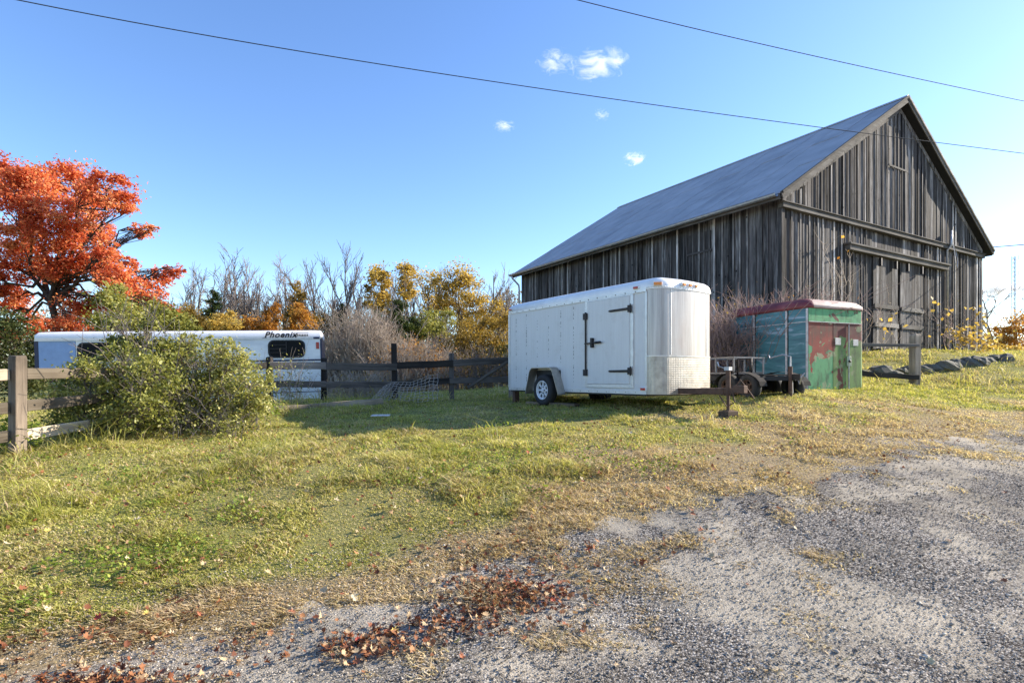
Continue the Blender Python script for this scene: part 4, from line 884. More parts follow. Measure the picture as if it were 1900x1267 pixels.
for px, top, d, hw, n, lab in ((395, 532, 42, 34, 3500, 'dark green pine among the bare trees right of the red maple'), (742, 552, 40, 42, 4500, 'wide dark evergreen below the yellow topped trees'), (770, 585, 41, 30, 2800, 'smaller dark evergreen on the right of the wide dark one'), (698, 575, 39, 26, 2500, 'low dark evergreen at the foot of the densest bare tree'), (637, 560, 41, 20, 1600, 'slim dark evergreen left of the densest bare tree trunk')):
    conifer('evergreen_tree', lab, px, top, d, hw, n)
# yellow-topped trees
for px, d, bl, n, lab in ((705, 43, [(703, 505, 18), (700, 530, 22), (712, 550, 16), (692, 560, 18), (715, 515, 12), (708, 570, 16)], 3600, 'yellow leaved tree just right of the densest bare tree'), (755, 44, [(752, 500, 17), (758, 522, 18), (748, 535, 14), (760, 545, 14)], 3000, 'slender tree with small round yellow top between two wider yellow trees'),
    (803, 47, [(800, 515, 20), (815, 530, 22), (800, 560, 22), (790, 535, 16), (820, 565, 18)], 2200, 'thin half bare yellow tree left of the widest yellow tree'), (860, 46, [(850, 508, 24), (870, 530, 26), (838, 535, 20), (878, 560, 22), (845, 570, 24), (825, 555, 18), (885, 580, 20), (862, 590, 20), (895, 555, 14)], 6500, 'widest yellow tree, left of the barn'), (935, 46, [(930, 585, 16), (945, 595, 14), (915, 600, 16), (925, 565, 12)], 1600, 'small yellow tree touching the far corner of the barn')):
    blob_plant('yellow_tree', lab, 'tree', foot(px, d), wb(bl, d, .4), n, .19, L_YEL, M_BARK, R, trunk_r=.13, sub=20, tight=.26, zflat=.8, fork_z=.55)
# bare trees
proto = {}
def bare(kind, lab, px, top, d, wide=1.0, leanx=0):
    if kind not in proto:
        kw = {'broad': dict(ang=.55, up=.22), 'dense': dict(ang=.42, up=.35, nb=(12, 7, 5)), 'slim': dict(ang=.38, up=.30, nb=(8, 4, 3)), 'fine': dict(ang=.5, up=.15, nb=(9, 6, 4))}[kind]
        proto[kind] = [bare_mesh(s_, 10, .20, **kw) for s_ in ({'broad': (3, 8), 'dense': (5,), 'slim': (6, 7, 9), 'fine': (12, 14)}[kind])]; proto[kind] = [[p, None] for p in proto[kind]]
    var = proto[kind][int(R.integers(0, len(proto[kind])))]; (V, F, V2, F2) = var[0]; b = foot(px, d); h = at(px, top, d).z-b[2]
    ztop = max(V[:, 2].max(), V2[:, 2].max()); s_ = h/ztop
    root = thing('bare_tree', lab, 'tree', b, R.random()*6.28, 'leafless trees along the field edge'); root.scale = (s_*wide, s_*wide, s_); root.rotation_euler = (0, leanx, R.random()*6.28)
    if var[1] is None:
        o1 = bulk('trunk', V, F, M_BARK, root, None, True); o2 = bulk('twigs', V2, F2, M_TWIGG, root); var[1] = (o1.data, o2.data)
    else: link('trunk', var[1][0], None, root); link('twigs', var[1][1], None, root)
for a in [('fine', 'pale bare tree nearest the red maple', 362, 480, 46), ('fine', 'bare tree with two fine tops behind the dark pine', 388, 470, 47), ('fine', 'taller bare tree over the right side of the dark pine', 412, 460, 45), ('slim', 'small crooked bare tree right of the dark pine', 447, 515, 44),
    ('slim', 'thin bare sapling left of the leaning bare tree', 470, 520, 50), ('broad', 'leaning bare tree with spreading top above the horse trailer', 505, 472, 43), ('slim', 'bare pole tree between two spreading bare trees', 527, 510, 47), ('broad', 'upright spreading bare tree above the right end of the horse trailer', 540, 464, 44), ('slim', 'thin bare tree left of the densest bare tree', 592, 500, 47), ('slim', 'short thin bare tree close beside the densest bare tree', 612, 520, 48),
    ('dense', 'tallest and densest bare tree, in the middle of the treeline', 648, 443, 41), ('slim', 'bare tree behind the slender yellow topped tree', 775, 520, 50), ('fine', 'bare twiggy tree between the thin and the widest yellow tree', 825, 495, 50), ('fine', 'fine bare tree right of the widest yellow tree', 905, 528, 50), ('slim', 'pale bare tree close to the far barn corner', 932, 530, 48), ('slim', 'bare tree partly hidden behind the far barn corner', 950, 540, 52),
    ('broad', 'wide bare tree between the leaning bare tree and the upright one', 560, 500, 46), ('dense', 'dense bare tree behind the yellow topped trees', 722, 500, 52), ('fine', 'bare tree rising between the small round topped tree and the thin yellow one', 780, 500, 48), ('broad', 'bare tree left of the leaning bare tree above the yellow bush', 430, 500, 49), ('fine', 'fine bare tree standing just left of the barn corner', 920, 520, 46), ('slim', 'bare tree showing through the widest yellow tree', 868, 492, 48),
    ('dense', 'many limbed bare tree between the dark pine and the leaning bare tree', 470, 476, 45), ('broad', 'bare tree close behind the red maple edge', 340, 490, 44), ('dense', 'bare many limbed tree at the right of the upright spreading one', 580, 480, 45), ('broad', 'bare tree between the first two yellow tops', 728, 478, 46), ('dense', 'bare many limbed tree behind the thin yellow tree', 812, 488, 52),
    ('slim', 'thin bare tree at the left of the slim dark evergreen', 628, 505, 50), ('fine', 'low bare tree behind the wide dark evergreen', 735, 530, 52)]: bare(*a)
# twiggy thickets
def bare_wood(name, lab, x0, x1, d, h, n):
    P = np.stack([R.uniform(x0, x1, n), d+R.uniform(-4, 4, n), np.zeros(n)], 1); P[:, 2] = hz(P[:, 0], P[:, 1])-.1; hh = h*(.6+.5*R.random(n)); V, F = tubes(stems(P, hh, R, .055, .1, 9, 6), 3); o = bulk(name, V, F, M_TWIGG); tag(o, lab, 'wood', None, 'stuff')
bare_wood('distant_thicket', 'far grey mass of bare stems closing the field', -46, 2, 58, 9.5, 420)
def thicket(lab, blist, d, H, n, r, mat, spread=.3, dep=2.0, name='twig_thicket', tw=5, nleaf=0, lm=None, lsz=.06):
    xs = [(p-950)/1040*d for p in blist]; cx = sum(xs)/2; b = (cx, d, gz(cx, d)); root = thing(name, lab, 'bush', b)
    P = np.stack([R.uniform(xs[0], xs[1], n), d+R.uniform(-dep/2, dep/2, n), np.zeros(n)], 1); P[:, 2] = hz(P[:, 0], P[:, 1])-.05; u = (P[:, 0]-cx)/(abs(xs[1]-xs[0])/2)
    hh = H*(1-.45*np.abs(u)**2)*(.6+.5*R.random(n)); V, F = tubes(stems(P-np.array(b), hh, R, r, spread, tw), 3); bulk('stems', V, F, mat, root)
    if nleaf:
        i = R.integers(0, n, nleaf); t_ = R.random((nleaf, 1))**.8; Q = P[i]-np.array(b)+np.array([0, 0, 1.])*hh[i][:, None]*t_+R.normal(size=(nleaf, 3))*np.array([.35, .35, .15])*(.3+t_*hh[i][:, None]*.25); V, F = leaves(Q, lsz, R, .4); bulk('foliage', V, F, lm, root, {'rnd': ('FACE', R.random(nleaf))})
    return root
thicket('pale leafless thicket right of the horse trailer', (600, 745), 33, 4.9, 560, .022, M_TWIG, .2, 3.0, tw=8)
thicket('lower pale thicket behind the middle of the dark fence', (690, 850), 31, 2.9, 420, .016, M_TWIG, .35, 2.5, tw=6, nleaf=3000, lm=L_ORG, lsz=.10)
thicket('grey brush in front of the olive brown bush by the white trailer', (840, 950), 30, 2.4, 260, .014, M_TWIGG, .35, 2.0, tw=5, nleaf=2500, lm=L_BRN, lsz=.10)
thicket('dry brush along the dark fence foot left of the leaning post', (600, 740), 15.5, .9, 260, .007, M_TWIG, .4, 1.4, tw=4, nleaf=900, lm=L_BRN, lsz=.05)
# brambles against the barn and box
thicket('pinkish bare bramble between the white trailer and the green box', (1302, 1400), 13.9, 2.15, 420, .010, M_TWIGR, .5, 1.3, tw=7, nleaf=1500, lm=L_BRN, lsz=.05)
thicket('reddish bramble arching behind the maroon roof of the green box', (1380, 1520), 14.6, 2.1, 380, .010, M_TWIGR, .5, .7, tw=7, nleaf=500, lm=L_ORG, lsz=.05)
def climber(lab, px0, px1, zlo, zhi, n, mat, nleaf, lm):
    root = thing('wall_vine', lab, 'vine', tuple(barn.location)); root.rotation_euler = barn.rotation_euler; polys = []; LP = []
    def s_of(px): k = (px-950)/1040; return (7.6-k*15.8)/(k*.513-.858)
    a, b = s_of(px0), s_of(px1)
    for i in range(n):
        x0 = R.uniform(a, b); x1 = x0+R.normal()*.8; h = R.uniform(zlo+.4, zhi); P, rr_ = poly_to((x0, -.12-.5*R.random(), zlo), (x1, -.07-.1*R.random(), h), R, 7, .05, .012, .005); P[:, 1] = np.minimum(P[:, 1], -.06); polys.append((P, rr_))
        for k in range(6):
            j = R.integers(1, 7); e = P[j]+np.array([R.normal()*.45, -.05-.15*R.random(), .15+R.random()*.5]); polys.append(poly_to(P[j], e, R, 4, .05, .006, .003)); LP.append(e)
    V, F = tubes(polys, 3); bulk('stems', V, F, mat, root)
    if nleaf:
        LP = np.array(LP); q = LP[R.integers(0, len(LP), nleaf)]+R.normal(size=(nleaf, 3))*np.array([.2, .06, .2]); q[:, 1] = np.minimum(q[:, 1], -.1); V, F = leaves(q, .13, R, .1, .8); bulk('foliage', V, F, lm, root, {'rnd': ('FACE', R.random(nleaf))})
climber('bare vine climbing the barn gable above the green box', 1475, 1560, 1.9, 5.6, 14, M_TWIG, 14, L_ORG)
climber('bare vine stems beside the barn door above the leaning post', 1590, 1640, 2.2, 4.2, 5, M_TWIG, 12, L_YEL)
climber('tangled vine at the barn foot right of the door', 1735, 1815, 2.3, 4.3, 16, M_TWIGR, 50, L_YEL)
blob_plant('bush', 'small yellow leaved shrub at the right foot of the barn gable', 'bush', (15.3, 18.8, gz(15.3, 18.8)), [((15.4, 18.8, 3.0), .5), ((15.8, 18.9, 2.7), .5), ((15.0, 18.7, 2.7), .35), ((16.3, 19.1, 2.65), .4)], 330, .13, L_YEL, M_TWIG, R, trunk_r=.03, sub=14, tight=.4, trunk_name='stems', crown='foliage')
b = bare_mesh(21, 10, .17, ang=.7, up=.2, nb=(10, 6, 4)); V, F, V2, F2 = b
for px, top, d, lab, w_ in ((1850, 527, 29, 'bare spreading shrub right of the barn', 1.5), (1884, 545, 31, 'bare shrub at the right edge below the mast', 1.4)):
    p = foot(px, d); root = thing('bare_shrub', lab, 'bush', p, R.random()*6); h = at(px, top, d).z-p[2]; s_ = h/max(V[:, 2].max(), V2[:, 2].max()); root.scale = (s_*w_, s_*w_, s_); bulk('trunk', V, F, M_BARK, root, None, True); bulk('twigs', V2, F2, M_TWIG, root)
for px, d, bl, n, lm, lab in ((1860, 30, [(1850, 620, 24), (1880, 610, 26), (1865, 640, 26), (1895, 640, 26), (1905, 600, 20), (1835, 640, 14)], 4500, L_ORG, 'orange brown bush right of the barn'), (1845, 26, [(1832, 645, 12), (1850, 655, 14), (1870, 655, 14), (1890, 655, 14)], 2000, L_YEL, 'low yellow bush along the grass at the right edge')):
    blob_plant('bush', lab, 'bush', foot(px, d), wb(bl, d, .4), n, .13, lm, M_BARKD, R, trunk_r=.06, sub=16, tight=.3, trunk_name='stems', crown='foliage')
# big shrub over the fence
for px, d, bl, n, sz, lab in ((185, 8.3, [(120, 745, 42), (170, 715, 55), (235, 715, 55), (125, 785, 36), (190, 775, 50), (260, 765, 50), (225, 670, 42), (290, 695, 48), (150, 690, 30)], 13500, .048, 'left half of the big tangled olive shrub, beside the square post'),
    (375, 9.4, [(320, 690, 52), (385, 675, 50), (430, 695, 48), (345, 740, 55), (415, 740, 52), (462, 715, 42), (470, 750, 30), (310, 770, 40), (390, 770, 36), (350, 640, 30), (405, 640, 24), (440, 660, 26)], 16500, .050, 'right half of the big tangled olive shrub, in front of the horse trailer'),
    (245, 9.4, [(225, 640, 26), (262, 635, 24), (305, 650, 28), (210, 600, 10), (275, 600, 14)], 2600, .055, 'thin upright suckers with sparse leaves rising from the big shrub')):
    blob_plant('shrub', lab, 'shrub', foot(px, d), wb(bl, d, .7), n, sz, L_SHRUB, M_BARK, R, trunk_r=.045, sub=46, tight=.17, zflat=.75, fork_z=.12, flat=.2, trunk_name='stems', crown='foliage')
thicket('tall bare shoots standing up out of the big shrub', (190, 350), 9.2, 2.2, 46, .009, M_TWIGG, .16, 1.0, 'bare_shoots', 5, 600, L_SHRUB, .06)
thicket('tangle of dry stems along the foot of the big shrub', (120, 480), 8.7, .6, 170, .006, M_TWIGG, .5, 1.2, 'dry_stems', 4, 5500, L_SHRUB, .045)
thicket('arching bare canes sprawling out of the big shrub', (190, 460), 8.8, 1.35, 70, .006, M_TWIGG, .6, 1.0, 'bare_canes', 6, 1500, L_SHRUB, .05)
thicket('dry twigs and vine in front of the trailer window by the fence', (490, 560), 12.8, 1.5, 40, .006, M_TWIG, .25, .5, 'dry_stems', 4, 500, L_SHRUB, .055)
for k, (px, py_, d, lab) in enumerate(((215, 770, 9.3, 'bright green weed clump at the foot of the big shrub'), (18, 830, 7.4, 'green weed clump at the foot of the square fence post'), (390, 785, 9.6, 'green weed clump below the right half of the big shrub'), (470, 775, 10.2, 'green weed clump left of the tan timber'))):
    p = foot(px, d); blob_plant('weed_clump', lab, 'weeds', p, [((p[0]+R.uniform(-.3, .3), p[1]+R.uniform(-.2, .2), p[2]+.14+.16*R.random()), .26) for _ in range(5)], 650, .06, L_WEED, M_TWIG, R, trunk_r=.008, sub=10, tight=.35, trunk_name='stems', crown='foliage')
# distant wood closing the field (nobody could count it)
def wood_band(name, x0, x1, d, h, n, lm, tw):
    P = np.stack([R.uniform(x0, x1, n), d+R.uniform(-6, 6, n), np.zeros(n)], 1); P[:, 2] = hz(P[:, 0], P[:, 1]); hh = h*(.55+.6*vn(P[:, 0], P[:, 1]*0, 5, 9)); i = np.arange(n)
    P[:, 2] += hh*R.random(n)**.8; V, F = leaves(P, .36, R, .3); o = bulk(name, V, F, lm, None, {'rnd': ('FACE', R.random(n))}); tag(o, kind='stuff'); return o
tag(wood_band('distant_wood', -95, 10, 72, 10.5, 60000, L_FAR, 0), 'far brown autumn wood closing the field behind the bare trees', 'wood')
tag(wood_band('distant_wood', 45, 130, 80, 5.5, 5000, L_ORG, 0), 'far orange wood beyond the right side of the barn', 'wood')

# ------------------------------------------------------------------ grass, stones, leaves on the ground
t = NT('grass_blade'); r_ = t.attr('rnd'); dr_ = t.attr('dry')
g_ = t.ramp(r_, [(0, (.14, .165, .02)), (.4, (.38, .39, .06)), (1, (.66, .61, .20))]); s_ = t.ramp(r_, [(0, (.30, .205, .11)), (.5, (.60, .455, .28)), (1, (.80, .68, .48))])
c = t.mix(dr_, g_, s_); t.col(c); t.set(.6, 0, .3); tr = t.new('ShaderNodeBsdfTranslucent'); t.c(t.mix(1.0, c, (1.2, 1.2, .8), 'MULTIPLY'), tr.inputs['Color']); mx = t.new('ShaderNodeMixShader'); mx.inputs[0].default_value = .45
t.c(t.b.outputs[0], mx.inputs[1]); t.c(tr.outputs[0], mx.inputs[2]); t.c(mx.outputs[0], t.out.inputs['Surface']); M_GRASS = t.m
G = np.random.default_rng(5)
DRIFT = [(-.78, 3.0, .16, .09), (-.45, 3.15, .25, .10), (-.1, 3.35, .30, .13), (.15, 3.55, .22, .15), (-2.0, 2.76, .28, .05), (-.05, 3.62, .2, .12)]
def grass(n, dlo, dhi, hmin, hmax, wbase, dens_fn, name):
    u = G.random(n*2); d = (dlo**-.1+(dhi**-.1-dlo**-.1)*u)**(-10)      # thinner with distance
    a = G.uniform(-.98, 1.12, n*2); x = a*d; y = d
    sd = sdrive(x, y); keep = G.random(n*2) < dens_fn(x, y, sd); x, y, sd, d = x[keep][:n], y[keep][:n], sd[keep][:n], d[keep][:n]; m = len(x)
    z = hz(x, y); cl = fbm(x, y, .35, 71); lush = fbm(x, y, 1.4, 72)
    hgt = (hmin+(hmax-hmin)*G.random(m)**1.6)*(.5+1.2*sstep(.35, .75, cl))*(.6+.85*sstep(.3, .7, lush)); dry = dryness(x, y, sd); hgt *= (1-.38*dry); th = G.random(m)*6.283; ln = (.35+1.3*G.random(m)**1.2)*hgt*(1+.6*dry)
    dx, dy = np.cos(th), np.sin(th); ph = th+1.57+G.normal(size=m)*.4; wx, wy = np.cos(ph), np.sin(ph); w = wbase*(.6+.8*G.random(m))*(1+d*.09)
    B = np.stack([x, y, z-.006], 1); Wd = np.stack([wx*w, wy*w, np.zeros(m)], 1); Ln = np.stack([dx*ln, dy*ln, np.zeros(m)], 1); up = np.zeros((m, 3)); up[:, 2] = hgt
    V = np.stack([B, B+Ln*.28+up*.55+Wd*.5, B+Ln+up*.9, B+Ln*.28+up*.55-Wd*.5], 1).reshape(-1, 3); F = np.arange(4*m).reshape(m, 4)
    rn = np.clip(G.random(m)*.75+.5*(fbm(x, y, .7, 74)-.3), 0, 1); dd = np.clip(dry+(G.random(m)-.5)*.7*(dry > .02)+(G.random(m) < .22)*.8*(fbm(x, y, .6, 77) > .42), 0, 1)
    o = bulk(name, V, F, M_GRASS, None, {'rnd': ('FACE', rn), 'dry': ('FACE', dd)}); return tag(o, kind='stuff')
def inbarn(x, y):
    lx = (x-7.6)*.858+(y-15.8)*.513; ly = -(x-7.6)*.513+(y-15.8)*.858; return (lx > 0) & (ly > 0)
def dens(x, y, sd):
    wd = .45+1.3*sstep(-1, 2, x); edge_ = sstep(-.45, .10, sd/wd+(fbm(x, y, .55, 81)-.5)*2.2)
    drift = sum(np.exp(-(((x-a_)/s1)**2+((y-b_)/s2)**2)/2) for a_, b_, s1, s2 in DRIFT); tuft = np.maximum((fbm(x, y, .38, 82) > .64-.13*sstep(-1.3, -.1, sd))*sstep(-1.9, -.1, sd)*.7*sstep(-2.5, 0, x+y*.3), .5*drift*(fbm(x, y, .25, 84) > .45))
    bare_ = 1-.5*gravelly(x, y, sd); return np.where(inbarn(x, y), 0, np.clip(np.maximum(edge_*bare_, tuft), 0, 1)*(.62+.6*fbm(x, y, .3, 83)))
grass(760000, 2.3, 24, .018, .066, .0062, dens, 'grass')
def dens_t(x, y, sd):
    near_f = sstep(1.8, .3, np.abs((x+6.35)*.96-(y-7.2)*.28))*(y > 5)*(y < 14) + sstep(.9, .1, np.abs(y-13.6+.0*x))*(x > -6)*(x < 0)
    tr = sstep(12.5, 14, y)*.5 + sstep(.7, .2, np.abs(y-14.4-.05*(x-9)))*(x > 8.5)*3
    return np.where(inbarn(x, y), 0, np.clip(near_f+tr+(fbm(x, y, .8, 91) > .68)*.5*(sd > .8), 0, 1)*(sd > .5)*.5)
grass(36000, 4, 20, .10, .24, .006, dens_t, 'tall_grass')
# loose chips of stone on the drive
t = NT('stone_chip'); c = t.ramp(t.attr('rnd'), [(0, (.09, .08, .07)), (.35, (.27, .24, .205)), (.7, (.46, .41, .35)), (1, (.72, .66, .56))]); t.col(c); t.set(1, 0, .0); M_CHIP = t.m
n = 110000; u = G.random(n); d = 2.2*(9.5/2.2)**u; x = G.uniform(-.98, .98, n)*d; sd = sdrive(x, d); k = (sd < .9) & (G.random(n) < np.where(sd < 0, 1, .4)); x, y, d = x[k], d[k], d[k]; m = len(x)
sz = (.003+.0055*G.random(m)**3+.010*(G.random(m) > .993)*G.random(m))*(.8+.08*d); oc = np.array([[1, 0, 0], [-1, 0, 0], [0, 1, 0], [0, -1, 0], [0, 0, .8], [0, 0, -.8]], float); jit = oc[None]*(.6+.7*G.random((m, 6, 1)))+G.normal(size=(m, 6, 3))*.15
a = G.random(m)*6.28; ca, sa = np.cos(a)[:, None], np.sin(a)[:, None]; V = np.stack([jit[:, :, 0]*ca-jit[:, :, 1]*sa, jit[:, :, 0]*sa+jit[:, :, 1]*ca, jit[:, :, 2]*.75], -1)*sz[:, None, None]+np.stack([x, y, hz(x, y)+.012+sz*.35], 1)[:, None]
fo8 = np.array([[0, 2, 4], [2, 1, 4], [1, 3, 4], [3, 0, 4], [2, 0, 5], [1, 2, 5], [3, 1, 5], [0, 3, 5]]); F = (np.arange(m)[:, None, None]*6+fo8).reshape(-1, 3); patch = fbm(x, y, .8, 61)
tag(bulk('gravel_chips', V.reshape(-1, 3), F, M_CHIP, None, {'rnd': ('FACE', np.repeat(np.clip(G.random(m)*.8+(patch-.5)*.9, 0, 1), 8))}), kind='stuff')
# fallen leaves: litter in drifts, and single leaves one can point at
def leaf_proto(seed):
    q = random.Random(seed); pts = []; lobes = [1, .62, .84, .55, .92, .5, .62, .45, .3, .45, .62, .5, .92, .55, .84, .62]
    for i, l in enumerate(lobes):
        a = math.pi/2+2*math.pi*i/len(lobes); l *= q.uniform(.85, 1.15); pts.append((l*math.cos(a)*.5, l*math.sin(a)*.5))
    cu, cv, tw = q.uniform(.3, 1.0), q.uniform(-.3, .7), q.uniform(-.6, .6)
    f = lambda x_, y_: (x_, y_, cu*x_*x_+cv*y_*y_+tw*x_*y_)
    V_ = [(0, 0, 0)]+[f(*p) for p in pts]; n_ = len(pts); F_ = [(0, 1+i, 1+(i+1) % n_) for i in range(n_)]; return V_, F_
LCOL = {'tan': (.52, .36, .20), 'pale': (.50, .41, .26), 'rust': (.30, .105, .045), 'red': (.34, .05, .03), 'yellow': (.58, .42, .10)}
LMAT = {}
for k, cc in LCOL.items():
    t = NT('fallen_leaf_'+k); n_ = t.noise(t.coords((1, 1, 1)), 14, 4, .6); c = t.ramp(n_, [(.3, tuple(v_*.6 for v_ in cc)), (.7, tuple(min(1, v_*1.2) for v_ in cc))]); t.col(c); t.set(.65, 0, .3); LMAT[k] = t.m
LMESH = {}
for k in LCOL:
    for s_ in range(3):
        V_, F_ = leaf_proto(s_*7+3); me = bpy.data.meshes.new('fallen_leaf'); me.from_pydata(V_, [], F_); me.materials.append(LMAT[k]); LMESH[k, s_] = me
NAMES = {'tan': 'tan brown', 'pale': 'pale straw', 'rust': 'rust brown', 'red': 'deep red', 'yellow': 'dull yellow'}
lr = np.random.default_rng(8); cnt = 0; FALLEN = []
def drop(x, y, col, where, grp, lift=.03, smax=.11):
    s_ = lr.uniform(.055, smax); o = link('fallen_leaf', LMESH[col, int(lr.integers(0, 3))], None, None, (x, y, gz(x, y)+lift), (lr.normal()*.35, lr.normal()*.35, lr.random()*6.28)); s_ *= .85; o.scale = (s_*lr.uniform(.7, 1), s_, s_*lr.uniform(.6, 2.0)); px = 950+1040*x/y; py_ = 700+1040*(1.5-o.location.z)/y; FALLEN.append((NAMES[col], where, px, py_, o))
while cnt < 105:                      # on the lawn
    d = lr.uniform(3, 9.5); x = lr.uniform(-.92, .55)*d; sd = float(sdrive(np.array([x]), np.array([d]))[0])
    if sd < .8: continue
    drop(x, d, str(lr.choice(['tan', 'pale', 'rust', 'red', 'yellow'], p=[.28, .44, .12, .07, .09])), 'on the lawn', 'on the lawn', .045); cnt += 1
cnt = 0
while cnt < 75:                       # along the edge of the drive
    d = lr.uniform(2.5, 6); x = lr.uniform(-.95, .5)*d; sd = float(sdrive(np.array([x]), np.array([d]))[0])
    if not -.25 < sd < .6: continue
    drop(x, d, str(lr.choice(['tan', 'pale', 'rust', 'red', 'yellow'], p=[.45, .12, .3, .06, .07])), 'at the drive edge', 'at the drive edge', .035); cnt += 1
cnt = 0
while cnt < 98:
    cx, cy_, sx, sy = DRIFT[int(lr.integers(0, len(DRIFT)))]; drop(cx+lr.normal()*sx, cy_+lr.normal()*sy, str(lr.choice(['rust', 'tan', 'red', 'yellow'], p=[.50, .38, .06, .06])), 'in the leaf drift', 'in the gravel drift', .02, .09); cnt += 1
cnt = 0
while cnt < 20:
    d = lr.uniform(2.6, 6.5); x = lr.uniform(-.2, .9)*d; sd = float(sdrive(np.array([x]), np.array([d]))[0])
    if sd > -.5: continue
    drop(x, d, str(lr.choice(['tan', 'pale', 'rust'], p=[.5, .25, .25])), 'on open gravel', 'on the open drive', .02, .08); cnt += 1
groups = {}
for nm, where, px, py_, o in FALLEN:
    side = 'far left' if px < 300 else 'centre left' if px < 620 else 'centre' if px < 950 else 'centre right' if px < 1300 else 'far right'; dist = 'nearest' if py_ > 1150 else 'near' if py_ > 1050 else 'midway' if py_ > 940 else 'distant'
    groups.setdefault((nm, where, side, dist), []).append((px, o))
ORD = {1: [''], 2: ['left of two: ', 'right of two: '], 3: ['leftmost of three: ', 'middle of three: ', 'rightmost of three: '], 4: ['leftmost of four: ', 'second from left of four: ', 'third from left of four: ', 'rightmost of four: ']}
for (nm, where, side, dist), lst in groups.items():
    lst.sort(key=lambda q_: q_[0]); lab = f'{nm} fallen leaf {where}, {side}, {dist}'
    for i, (px, o) in enumerate(lst):
        pre = ORD[len(lst)][i] if len(lst) in ORD else ''
        tag(o, pre+lab, 'leaf', 'fallen leaves on the ground' if len(lst) in ORD else f'{nm} fallen leaves {where} {side} {dist}')
# leaf litter too fine to pick apart
L_LIT = leafmat('leaf_litter', [(0, (.07, .022, .012)), (.4, (.19, .065, .028)), (.75, (.32, .15, .065)), (1, (.55, .40, .23))], .15, .7)
Q = []
for cx, cy_, sx, sy in DRIFT: q = lr.normal(size=(150, 2))*np.array([sx*.8, sy*.8])+np.array([cx, cy_]); Q.append(q)
q = np.stack([lr.uniform(-.95, .8, 6000), 2.4*(9/2.4)**lr.random(6000)], 1); q[:, 0] *= q[:, 1]; sd = sdrive(q[:, 0], q[:, 1]); q = q[(np.abs(sd-.1) < .5) & (fbm(q[:, 0], q[:, 1], .5, 95) > .5)]; Q.append(q)
q = np.stack([lr.uniform(-.95, .8, 2600), lr.uniform(3, 11, 2600)], 1); q[:, 0] *= q[:, 1]; sd = sdrive(q[:, 0], q[:, 1]); Q.append(q[sd > .5])
Q = np.concatenate(Q); nq = len(Q); Vp = [np.array(leaf_proto(k*5+1)[0], float) for k in range(6)]; Fp = np.array(leaf_proto(1)[1]); nv = len(Vp[0])
pick = lr.integers(0, 6, nq); base_ = np.stack(Vp)[pick]; base_[:, :, 2] *= lr.uniform(.5, 2.2, (nq, 1)); base_ *= lr.uniform(.03, .068, (nq, 1, 1))*np.stack([lr.uniform(.6, 1, nq), lr.uniform(.6, 1.1, nq), np.ones(nq)], 1)[:, None]
az_, ti, t2 = lr.random(nq)*6.28, lr.normal(size=nq)*.5, lr.normal(size=nq)*.5
def rot_(P_, ang, i_, j_): c_, s_ = np.cos(ang)[:, None], np.sin(ang)[:, None]; q_ = P_.copy(); q_[:, :, i_] = P_[:, :, i_]*c_-P_[:, :, j_]*s_; q_[:, :, j_] = P_[:, :, i_]*s_+P_[:, :, j_]*c_; return q_
base_ = rot_(rot_(rot_(base_, ti, 1, 2), t2, 0, 2), az_, 0, 1)+np.stack([Q[:, 0], Q[:, 1], hz(Q[:, 0], Q[:, 1])+.016+.03*lr.random(nq)], 1)[:, None]
V = base_.reshape(-1, 3); F = (np.arange(nq)[:, None, None]*nv+Fp[None]).reshape(-1, 3)
tag(bulk('leaf_litter', V, F, L_LIT, None, {'rnd': ('FACE', np.repeat(lr.random(nq), len(Fp)))}), kind='stuff')
# broad leaved weeds creeping through the lawn
q = np.stack([lr.uniform(-.95, .75, 60000), 3*(13/3)**lr.random(60000)], 1); q[:, 0] *= q[:, 1]; sd = sdrive(q[:, 0], q[:, 1]); q = q[(sd > .9) & (fbm(q[:, 0], q[:, 1], .55, 97)+.25*fbm(q[:, 0], q[:, 1], 2.2, 98) > .765) & ~inbarn(q[:, 0], q[:, 1])]
P = np.stack([q[:, 0], q[:, 1], hz(q[:, 0], q[:, 1])+.02+.05*lr.random(len(q))], 1); V, F = leaves(P, .026, lr, .6, .85)
tag(bulk('lawn_weeds', V, F, L_WEED, None, {'rnd': ('FACE', lr.random(len(P)))}), kind='stuff')
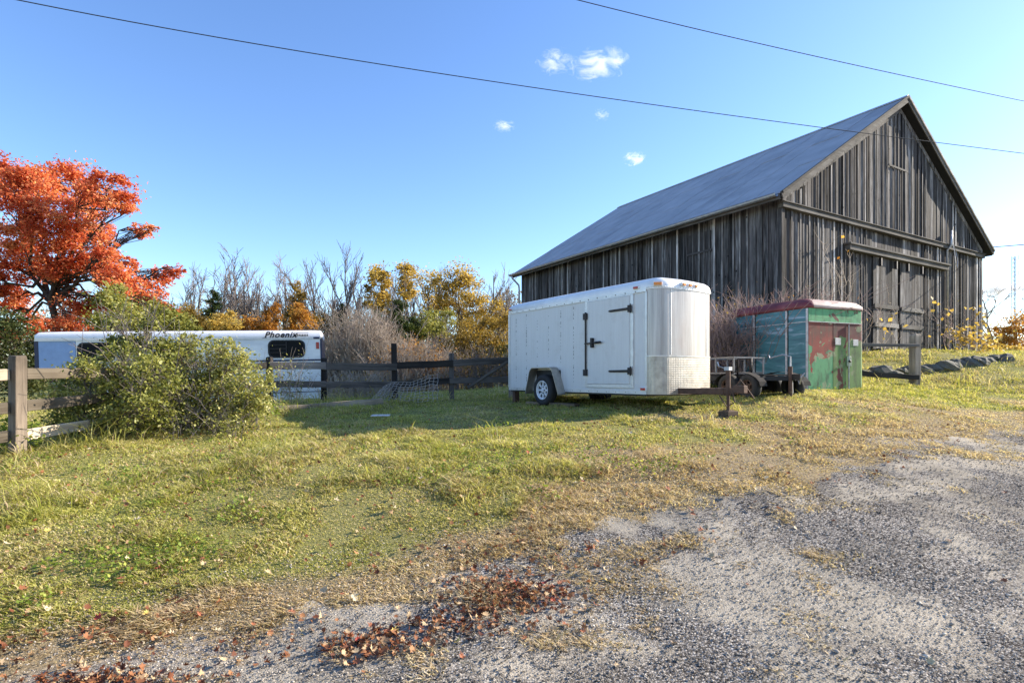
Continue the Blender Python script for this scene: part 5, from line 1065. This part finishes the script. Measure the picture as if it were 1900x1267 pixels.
# pale flat scrap on the shaded grass
p = foot(705, 9.9); o = MB().prism([(-.16, -.05, 0), (.16, -.07, .01), (.18, .04, .02), (-.13, .06, .01)], (0, 0, .012)).build('board_scrap', M_POST, None, loc=(p[0], p[1], p[2]+.05), rot=(.05, .03, .2)); tag(o, 'pale flat board scrap lying on the shaded grass left of the white trailer', 'board')

# ------------------------------------------------------------------ small clouds
def cloud(lab, px, py, wpx, hpx, d, dens_):
    t = NT('cloud_vapour'); v = t.coords((1, 1, 1)); n1 = t.noise(v, 1.7, 8, .68, .9)
    gr_ = t.new('ShaderNodeVectorMath', operation='LENGTH'); tc = t.new('ShaderNodeTexCoord'); t.c(tc.outputs['Object'], gr_.inputs[0])
    fall = t.math('SUBTRACT', t.math('ADD', t.math('MULTIPLY', n1, 2.3), -.68), t.math('MULTIPLY', gr_.outputs['Value'], .50)); de = t.ramp(fall, [(.20, 0.0), (.48, 1.0)])
    pv = t.new('ShaderNodeVolumePrincipled'); pv.inputs['Color'].default_value = (.98, .98, 1, 1); pv.inputs['Anisotropy'].default_value = .0; t.c(t.math('MULTIPLY', de, dens_), pv.inputs['Density'])
    t.l.remove(t.out.inputs['Surface'].links[0]); t.c(pv.outputs[0], t.out.inputs['Volume'])
    bm_ = MB(); k = 10; bm_.loft([[(math.sin(math.pi*i/k)*math.cos(2*math.pi*j/14), math.sin(math.pi*i/k)*math.sin(2*math.pi*j/14), math.cos(math.pi*i/k)) for j in range(14)] for i in range(k-1, 0, -1)], cap0=True, cap1=True)
    o = bm_.build('cloud', t.m, None, loc=at(px, py, d)); s_ = d/1040; o.scale = (wpx*s_*.75, wpx*s_*.6, hpx*s_*.75); return tag(o, lab, 'cloud')
cloud('small white wispy cloud, left lump of the pair above the long wire', 1032, 116, 54, 30, 1500, .026)
cloud('small white wispy cloud, right lump of the pair above the long wire', 1108, 119, 84, 34, 1500, .026)
cloud('tiny faint cloud left of the pair, below the long wire', 936, 234, 32, 15, 1500, .03)
cloud('tiny bright cloud close above the barn roof', 1178, 296, 34, 22, 1500, .05)
cloud('faintest small cloud just under the long wire, left of the barn ridge', 1115, 214, 24, 16, 1500, .025)
cloud('low white cloud on the horizon right of the barn', 1862, 535, 90, 26, 2500, .05)
